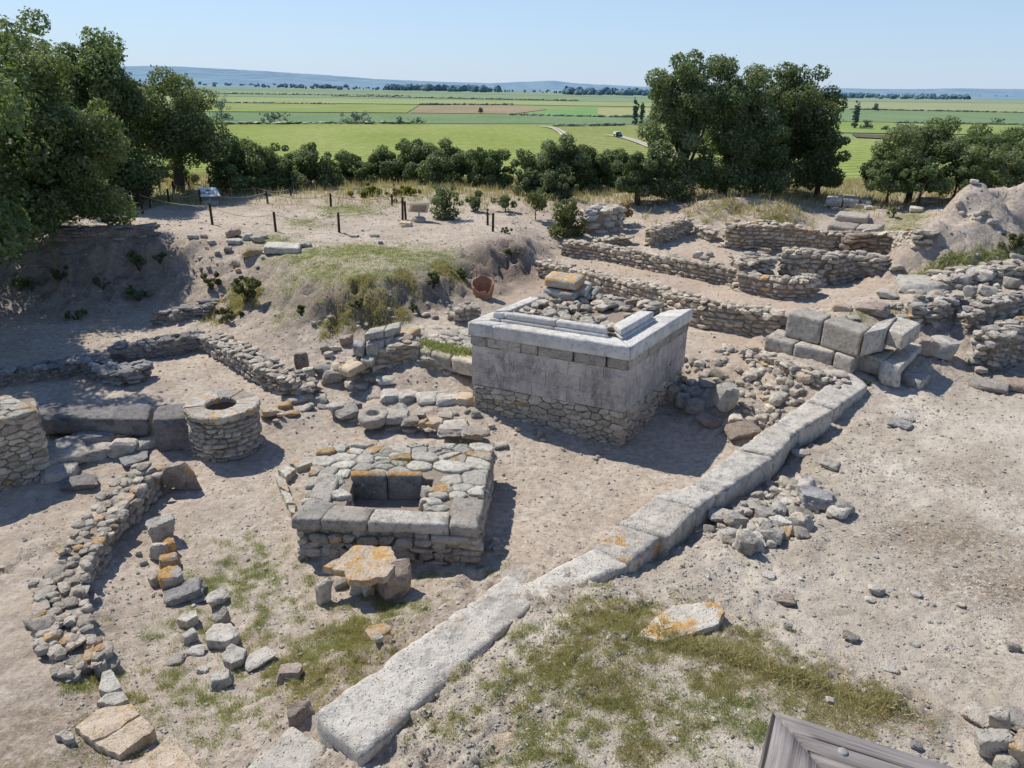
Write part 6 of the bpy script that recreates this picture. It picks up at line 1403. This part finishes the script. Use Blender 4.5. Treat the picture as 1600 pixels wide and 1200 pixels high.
# ------------------------------------------------------------------ the plain, its fields, hedges and trees, and the hills
ZP = -14.
def ground_mat(name, c, c2, rows=None, nz=.02, amp=.35):
    m, nt, b, out = newmat(name); n = N(nt); p = n.pos()
    a = n.noise(n.scalevec(p, 1, .45, 1), nz, 6, .6); col = n.mix(n.ramp(a, .35, .65), c, c2)
    f = n.noise(n.scalevec(p, 1., .6, 1), .35, 4, .7); col = n.mul(col, n.ramp(f, .3, .7, .8, 1.2))
    if rows:
        w = n.node('ShaderNodeTexWave', wave_type='BANDS', bands_direction='X'); vr = n.node('ShaderNodeVectorRotate', rotation_type='Z_AXIS'); n.lk(p, vr.inputs['Vector']); vr.inputs['Angle'].default_value = rows[0]
        n.lk(vr.outputs[0], w.inputs['Vector']); w.inputs['Scale'].default_value = rows[1]; w.inputs['Distortion'].default_value = 2.5; w.inputs['Detail'].default_value = 3; w.inputs['Detail Scale'].default_value = .6
        col = n.mul(col, n.ramp(w.outputs['Fac'], .1, .7, rows[2], 1.08))
    n.lk(col, b.inputs['Base Color']); b.inputs['Roughness'].default_value = 1.; b.inputs['Specular IOR Level'].default_value = 0.
    return m
def sheet(name, pts, mat, kind='structure'):
    mb = MB(); mb.poly(pts, .5); return props(mb.build(name, mat), kind=kind)
sheet('plain', [(-9000, 60, ZP-.5), (9000, 60, ZP-.5), (9000, 12000, ZP-.5), (-9000, 12000, ZP-.5)], ground_mat('plain_grass', (.20, .265, .125), (.255, .30, .155), nz=.004))
FK = 0
def field(px, c, c2=None, rows=None):
    global FK
    FK += 1; z = ZP - .42 + .06*(FK % 8)
    sheet('field', [at(a, b, z) for a, b in px], ground_mat('field_crop_%d' % FK, c, c2 or tuple(v*1.2 for v in c), rows))
field([(-100,300.0), (-100,190.0), (560,194), (862,196), (880,206), (846,262), (760,300)], (.235, .285, .085), (.30, .34, .125), (1.25, .05, .74))
field([(866,198), (1100,196), (1120,260), (850,300), (852,252), (884,208)], (.23, .27, .095), (.29, .31, .13), (.9, .05, .74))
field([(-100,172.0), (640,177), (860,182), (1040,184), (1040,194), (640,192.5), (-100,186.0)], (.155, .225, .12), (.19, .26, .14))
field([(1044,167.4), (1700,178), (1700,193), (1400,191), (1044,183.4)], (.155, .225, .125), (.19, .26, .145))
field([(655,166), (745,163), (800,164.5), (856,170.5), (800,178), (640,176)], (.27, .225, .15), (.33, .27, .18))
field([(-100,154.0), (655,164), (636,176), (-100,171.0)], (.215, .27, .10), (.28, .32, .13))
field([(-100,145.5), (700,156), (1040,161), (1040,167), (800,163.5), (660,163), (-100,153.0)], (.26, .31, .15), (.30, .34, .18))
field([(862,170.5), (932,169), (932,181), (810,178.5)], (.16, .29, .115), (.20, .33, .14)); field([(934,168.5), (1040,169), (1040,182), (934,181)], (.30, .32, .15), (.34, .345, .18))
field([(-100,134.0), (560,143), (1040,154), (1040,160), (700,155), (-100,144.5)], (.185, .265, .165), (.24, .30, .19))  # farthest fields, here and next: distance haze put into the bluer, paler colours
field([(-100,126.0), (620,138), (1040,149), (1040,153.5), (560,142.5), (-100,133.0)], (.20, .265, .19), (.23, .29, .21))
field([(1044,155.4), (1700,163), (1700,177), (1044,166.4)], (.265, .30, .17), (.30, .32, .20)); field([(1044,147.4), (1700,157), (1700,163), (1044,154.4)], (.20, .265, .19), (.24, .30, .22))  # far right fields: haze in the colours too
field([(1044,184.4), (1420,192), (1700,196), (1700,212), (1380,208), (1044,202.4)], (.20, .27, .09), (.25, .31, .12)); field([(1330,209), (1402,211), (1396,217), (1338,214)], (.11, .095, .075), (.14, .12, .10))
field([(1044,212.4), (1400,218), (1700,214), (1700,300), (1044,300.0)], (.235, .285, .085), (.29, .335, .12), (1.1, .05, .76))
def track(px, w):
    q = [at(a, b, ZP+.12) for a, b in px]; q = np.array(q); t = np.gradient(q[:, :2], axis=0); t /= np.linalg.norm(t, axis=1)[:, None]; nr = np.stack([-t[:, 1], t[:, 0]], 1)*w/2
    for sd in (-.32, .32):
        mb = MB(); V = [(*(q[i, :2]+nr[i]*(sd*1.6+s*.42)), ZP+.12) for i in range(len(q)) for s in (-1, 1)]; mb.add(V, [(2*i, 2*i+1, 2*i+3, 2*i+2) for i in range(len(q)-1)]); props(mb.build('track', MAT_TRACK), kind='structure')
MAT_TRACK = ground_mat('track_dust', (.46, .42, .34), (.54, .5, .42))
track([(846,197), (858,198), (868,200.5), (876,205), (884,212)], 4.2); track([(945,210.5), (965,212), (985,217), (1005,224), (1040,238), (1080,254)], 4.)
def lumps(mb, a, b, step, w, h, sub=1):
    L = np.linalg.norm(b-a); V, F = ICO[2]
    for s in np.arange(0, L, step):
        if R.random() < .12: continue
        p = a + (b-a)*s/L; r = w*R.uniform(.6, 1.3); hh = h*R.uniform(.5, 1.3)
        v = V*(1+R.uniform(-.25, .25, (len(V), 1)))*np.array([r*1.3, r, hh*.6]) + p + np.array([R.normal(0, w*.3), R.normal(0, w*.3), hh*.35]); mb.add(v, F, np.clip(R.normal(.5, .25, len(F)), 0, 1))
for lb, x0, y0, x1, y1, w, h in (('long thin hedge between the bright green strip and the vineyard field', 330,193,640,192, 2.2,1.6), ('hedge line beyond the bright green strip on the left', 300,160,520,162.5, 2.5,2), ('faint far hedge running across the pale fields', 520,150,900,157.5, 4,3), ('dark hedge above the brown field', 655,163.2,800,164.2, 2.5,2.6), ('short dark hedge left of the two poplars', 936,182.3,1000,183, 2,2.2), ('ragged hedge along the far side of the brown field', 800,179,935,182, 2.2,1.6), ('hedge along the far side of the right bright green strip', 1330,170.5,1600,176, 2.5,2), ('dry hedge where the track leaves the vineyard field', 868,196,975,195, 2.,1.5), ('distant hedge in the farthest fields', 330,146,640,150, 4,3), ('hedge at the near side of the right bright green strip', 1400,192,1600,195,2.2,2)):
    mb = MB(); lumps(mb, at(x0, y0, ZP), at(x1, y1, ZP), w*1.1, w, h*.7); props(mb.build('hedge', LEAF['hedge']), lb, 'hedge')
def far(label, px, ptop, pbot, w, leaf='haze', n=700, name='tree', cat='tree', group=None, nb=12, d=.9):
    y = at(px, pbot, ZP)[1]; D = y/_c; tree(label, px, y, ptop, pbot, w, leaf, n, max(.5, 1.5*D/FPX), nb, name, cat, group, trunk_r=.25, zfar=ZP, bottom=.95, depth_r=d)
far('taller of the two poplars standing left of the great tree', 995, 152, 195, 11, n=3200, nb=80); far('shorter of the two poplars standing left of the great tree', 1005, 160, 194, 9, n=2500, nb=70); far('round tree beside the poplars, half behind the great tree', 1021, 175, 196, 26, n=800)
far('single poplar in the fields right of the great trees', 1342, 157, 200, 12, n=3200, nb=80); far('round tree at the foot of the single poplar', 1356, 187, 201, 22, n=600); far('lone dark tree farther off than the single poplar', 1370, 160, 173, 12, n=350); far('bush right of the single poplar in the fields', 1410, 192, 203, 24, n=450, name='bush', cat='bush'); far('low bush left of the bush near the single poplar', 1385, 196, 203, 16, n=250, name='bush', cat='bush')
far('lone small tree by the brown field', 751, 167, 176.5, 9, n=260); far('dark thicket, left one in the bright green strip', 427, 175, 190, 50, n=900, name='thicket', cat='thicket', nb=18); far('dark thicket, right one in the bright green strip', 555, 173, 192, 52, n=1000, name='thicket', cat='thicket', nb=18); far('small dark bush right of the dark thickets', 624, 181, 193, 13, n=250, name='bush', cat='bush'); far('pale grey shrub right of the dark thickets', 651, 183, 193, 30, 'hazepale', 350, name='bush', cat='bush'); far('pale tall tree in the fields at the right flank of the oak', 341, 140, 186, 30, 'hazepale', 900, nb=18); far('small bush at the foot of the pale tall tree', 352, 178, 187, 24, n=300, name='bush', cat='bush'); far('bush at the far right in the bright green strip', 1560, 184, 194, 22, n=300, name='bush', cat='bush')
def treeline():
    mb = MB(); V, F = ICO[2]
    m, nt, b, out = newmat('hazed_far_wood'); n = N(nt); n.lk(n.mix(n.attr('rv'), (.10, .175, .23), (.155, .235, .27)), b.inputs['Base Color']); b.inputs['Roughness'].default_value = 1; b.inputs['Specular IOR Level'].default_value = 0  # blue of the distance haze is part of this base colour
    def row(x0, x1, ya, yb, k, hpx):
        for i in range(k):
            px = R.uniform(x0, x1)
            if vnoise(np.array([[px*.03, ya, .5]]))[0] < -.25: continue
            f = (px-x0)/(x1-x0); p = at(px, ya*(1-f)+yb*f + R.normal(0, .6), ZP); D = depth(p); h = hpx*D/FPX*R.uniform(.5, 1.2); r = h*R.uniform(.4, .9)
            mb.add(V*(1+R.uniform(-.25, .25, (len(V), 1)))*np.array([r, r, h*.6]) + p + np.array([0, 0, h*.4]), F, R.random())
    row(300, 720, 133.5, 142, 170, 5); row(600, 1060, 140, 149, 260, 8); row(880, 1060, 147, 149.5, 80, 9); row(1050, 1300, 149.5, 152, 130, 6); row(1290, 1700, 152, 157, 240, 6); row(1290, 1700, 149, 154, 160, 4); row(400, 900, 136, 145, 120, 3)
    props(mb.build('treeline', m, loc=(0, 0, ZP)), 'haze-blue far wood strung along the foot of the hills', 'wood', kind='stuff')
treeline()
def hills():
    prof = [(-300,118), (0,112), (185,104), (250,103), (300,105), (350,107.5), (400,110), (460,114), (520,118), (580,123), (640,126), (700,128), (760,130), (830,127.5), (865,126), (900,130), (960,133.5), (1010,135.5), (1100,137), (1200,138), (1320,138), (1400,139.5), (1500,138), (1600,139), (1900,138)]
    m, nt, b, out = newmat('hazed_far_hill'); n = N(nt); p = n.pos(); a = n.noise(n.scalevec(p, 1, .5, 2.), .006, 6, .7)
    sx = n.node('ShaderNodeSeparateXYZ'); n.lk(p, sx.inputs[0])
    col = n.mix(n.ramp(a, .38, .62), (.15, .245, .335), (.225, .325, .395)); n.lk(col, b.inputs['Base Color']); b.inputs['Roughness'].default_value = 1; b.inputs['Specular IOR Level'].default_value = 0  # aerial haze painted as a blue base colour on the slopes
    X = np.linspace(-300, 1900, 420); py = np.interp(X, [a for a, _ in prof], [b for _, b in prof]); py = py + .7*fbm2(X, 0*X, .02, 4, 8) + .55*fbm2(X, 0*X, .12, 3, 5)
    V = []; K = 9
    for k in range(K+1):
        f = k/K; y = 3300 + 3200*f
        for x, q in zip(X, py):
            top = aty(x, q, 6500); g = aty(x, q, y); z = ZP - .3 + (top[2]-ZP)*(f**1.25) + 9*float(f > 0)*math.sin(f*PI)*vnoise(np.array([[x*.02, f*4, 1.]]))[0]; V.append((g[0], y, z))
    for x, q in zip(X, py): g = aty(x, q, 8200); V.append((g[0], 8200, ZP))
    n_ = len(X); F = [(k*n_+i, k*n_+i+1, (k+1)*n_+i+1, (k+1)*n_+i) for k in range(K+1) for i in range(n_-1)]
    mb = MB(); mb.add(V, F, .5, 0, 0, True); props(mb.build('hills', m, loc=(0, 0, ZP)), kind='structure')
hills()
def tractor():
    p = at(967, 213.5, ZP+.15); t = thing('tractor', 'small blue tractor with a white cab on the dirt track', 'tractor', p); d = unit((at(985, 217, ZP)-at(950, 211, ZP))[:2]); a = math.atan2(d[1], d[0])
    def L(x, y, z): return np.array([p[0]+d[0]*x-d[1]*y, p[1]+d[1]*x+d[0]*y, p[2]+z])
    mb = MB(); mb.box(L(1.1, 0, 1.05), (2., .8, .75), a); mb.box(L(-.3, 0, .85), (1.2, .9, .5), a); mb.build('body', MAT['blue'], t)
    mb = MB(); mb.box(L(-.45, 0, 1.6), (1.2, 1.15, 1.), a); mb.build('cab_glass', MAT['glass'], t); mb = MB(); mb.box(L(-.45, 0, 2.2), (1.5, 1.4, .2), a); mb.build('cab_roof', MAT['white'], t)
    mb = MB(); mb.tube([L(1.2, .3, 1.4), L(1.2, .3, 2.2)], .05, 6); mb.build('exhaust', MAT['rubber'], t)
    for x, y, r, w in ((-.6, .85, .8, .45), (-.6, -.85, .8, .45), (1.5, .7, .5, .3), (1.5, -.7, .5, .3)):
        mb = MB(); mb.tube([L(x, y-w/2, r), L(x, y+w/2, r)], r, 18); mb.build('wheel', MAT['rubber'], t)
    q = thing('trailer', 'pale loaded trailer behind the blue tractor on the track', 'trailer', L(-3.2, 0, 0))
    mb = MB(); mb.box(L(-3.4, 0, 1.1), (3., 1.8, .25), a); mb.box(L(-3.4, 0, 1.6), (2.7, 1.6, .74), a); mb.tube([L(-1.9, 0, 1.), L(-1.1, 0, .8)], .06, 6); mb.build('bed', MAT['white'], q)
    for y in (-.8, .8): mb = MB(); mb.tube([L(-3.6, y-.15, .45), L(-3.6, y+.15, .45)], .45, 14); mb.build('wheel', MAT['rubber'], q)
tractor()

# ------------------------------------------------------------------ daylight
SUNV = unit([-.62, .55, 1.02]); EL = math.asin(SUNV[2]); AZ = math.atan2(SUNV[0], SUNV[1])
sl = bpy.data.lights.new('sun', 'SUN'); sl.energy = 5.0; sl.angle = math.radians(.53); sl.color = (1., .945, .85)
so = bpy.data.objects.new('sun', sl); COL.objects.link(so); so.rotation_euler = Vector(SUNV).to_track_quat('Z', 'Y').to_euler(); so.location = (0, 0, 60)
w = bpy.data.worlds.new('World'); SC.world = w; w.use_nodes = True; nt = w.node_tree; bg = nt.nodes['Background']
sky = nt.nodes.new('ShaderNodeTexSky'); sky.sky_type = 'NISHITA'; sky.sun_disc = False; sky.sun_elevation = EL; sky.sun_rotation = AZ % (2*PI); sky.altitude = 60; sky.air_density = 1.; sky.dust_density = .05; sky.ozone_density = 3.
hz = nt.nodes.new('ShaderNodeMix'); hz.data_type = 'RGBA'; hz.blend_type = 'MULTIPLY'; hz.inputs[0].default_value = 1.; hz.inputs[7].default_value = (.97, .98, 1.06, 1)
nt.links.new(sky.outputs[0], hz.inputs[6])
tc = nt.nodes.new('ShaderNodeTexCoord'); sp = nt.nodes.new('ShaderNodeSeparateXYZ'); nt.links.new(tc.outputs['Generated'], sp.inputs[0])
mr = nt.nodes.new('ShaderNodeMapRange'); nt.links.new(sp.outputs[2], mr.inputs[0]); mr.inputs[1].default_value = 0.; mr.inputs[2].default_value = .4; mr.inputs[3].default_value = .78; mr.inputs[4].default_value = 0.
h2 = nt.nodes.new('ShaderNodeMix'); h2.data_type = 'RGBA'; nt.links.new(mr.outputs[0], h2.inputs[0]); nt.links.new(hz.outputs[2], h2.inputs[6]); h2.inputs[7].default_value = (3.45, 4.75, 6.6, 1)   # blue summer haze low over the plain
nt.links.new(h2.outputs[2], bg.inputs[0]); bg.inputs[1].default_value = .13
SC.view_settings.view_transform = 'Standard'; SC.view_settings.look = 'None'; SC.view_settings.exposure = 0; SC.view_settings.gamma = 1
SC.render.engine = 'CYCLES'; SC.cycles.use_denoising = True; SC.cycles.max_bounces = 6; SC.cycles.diffuse_bounces = 3; SC.cycles.transmission_bounces = 3; SC.cycles.transparent_max_bounces = 4
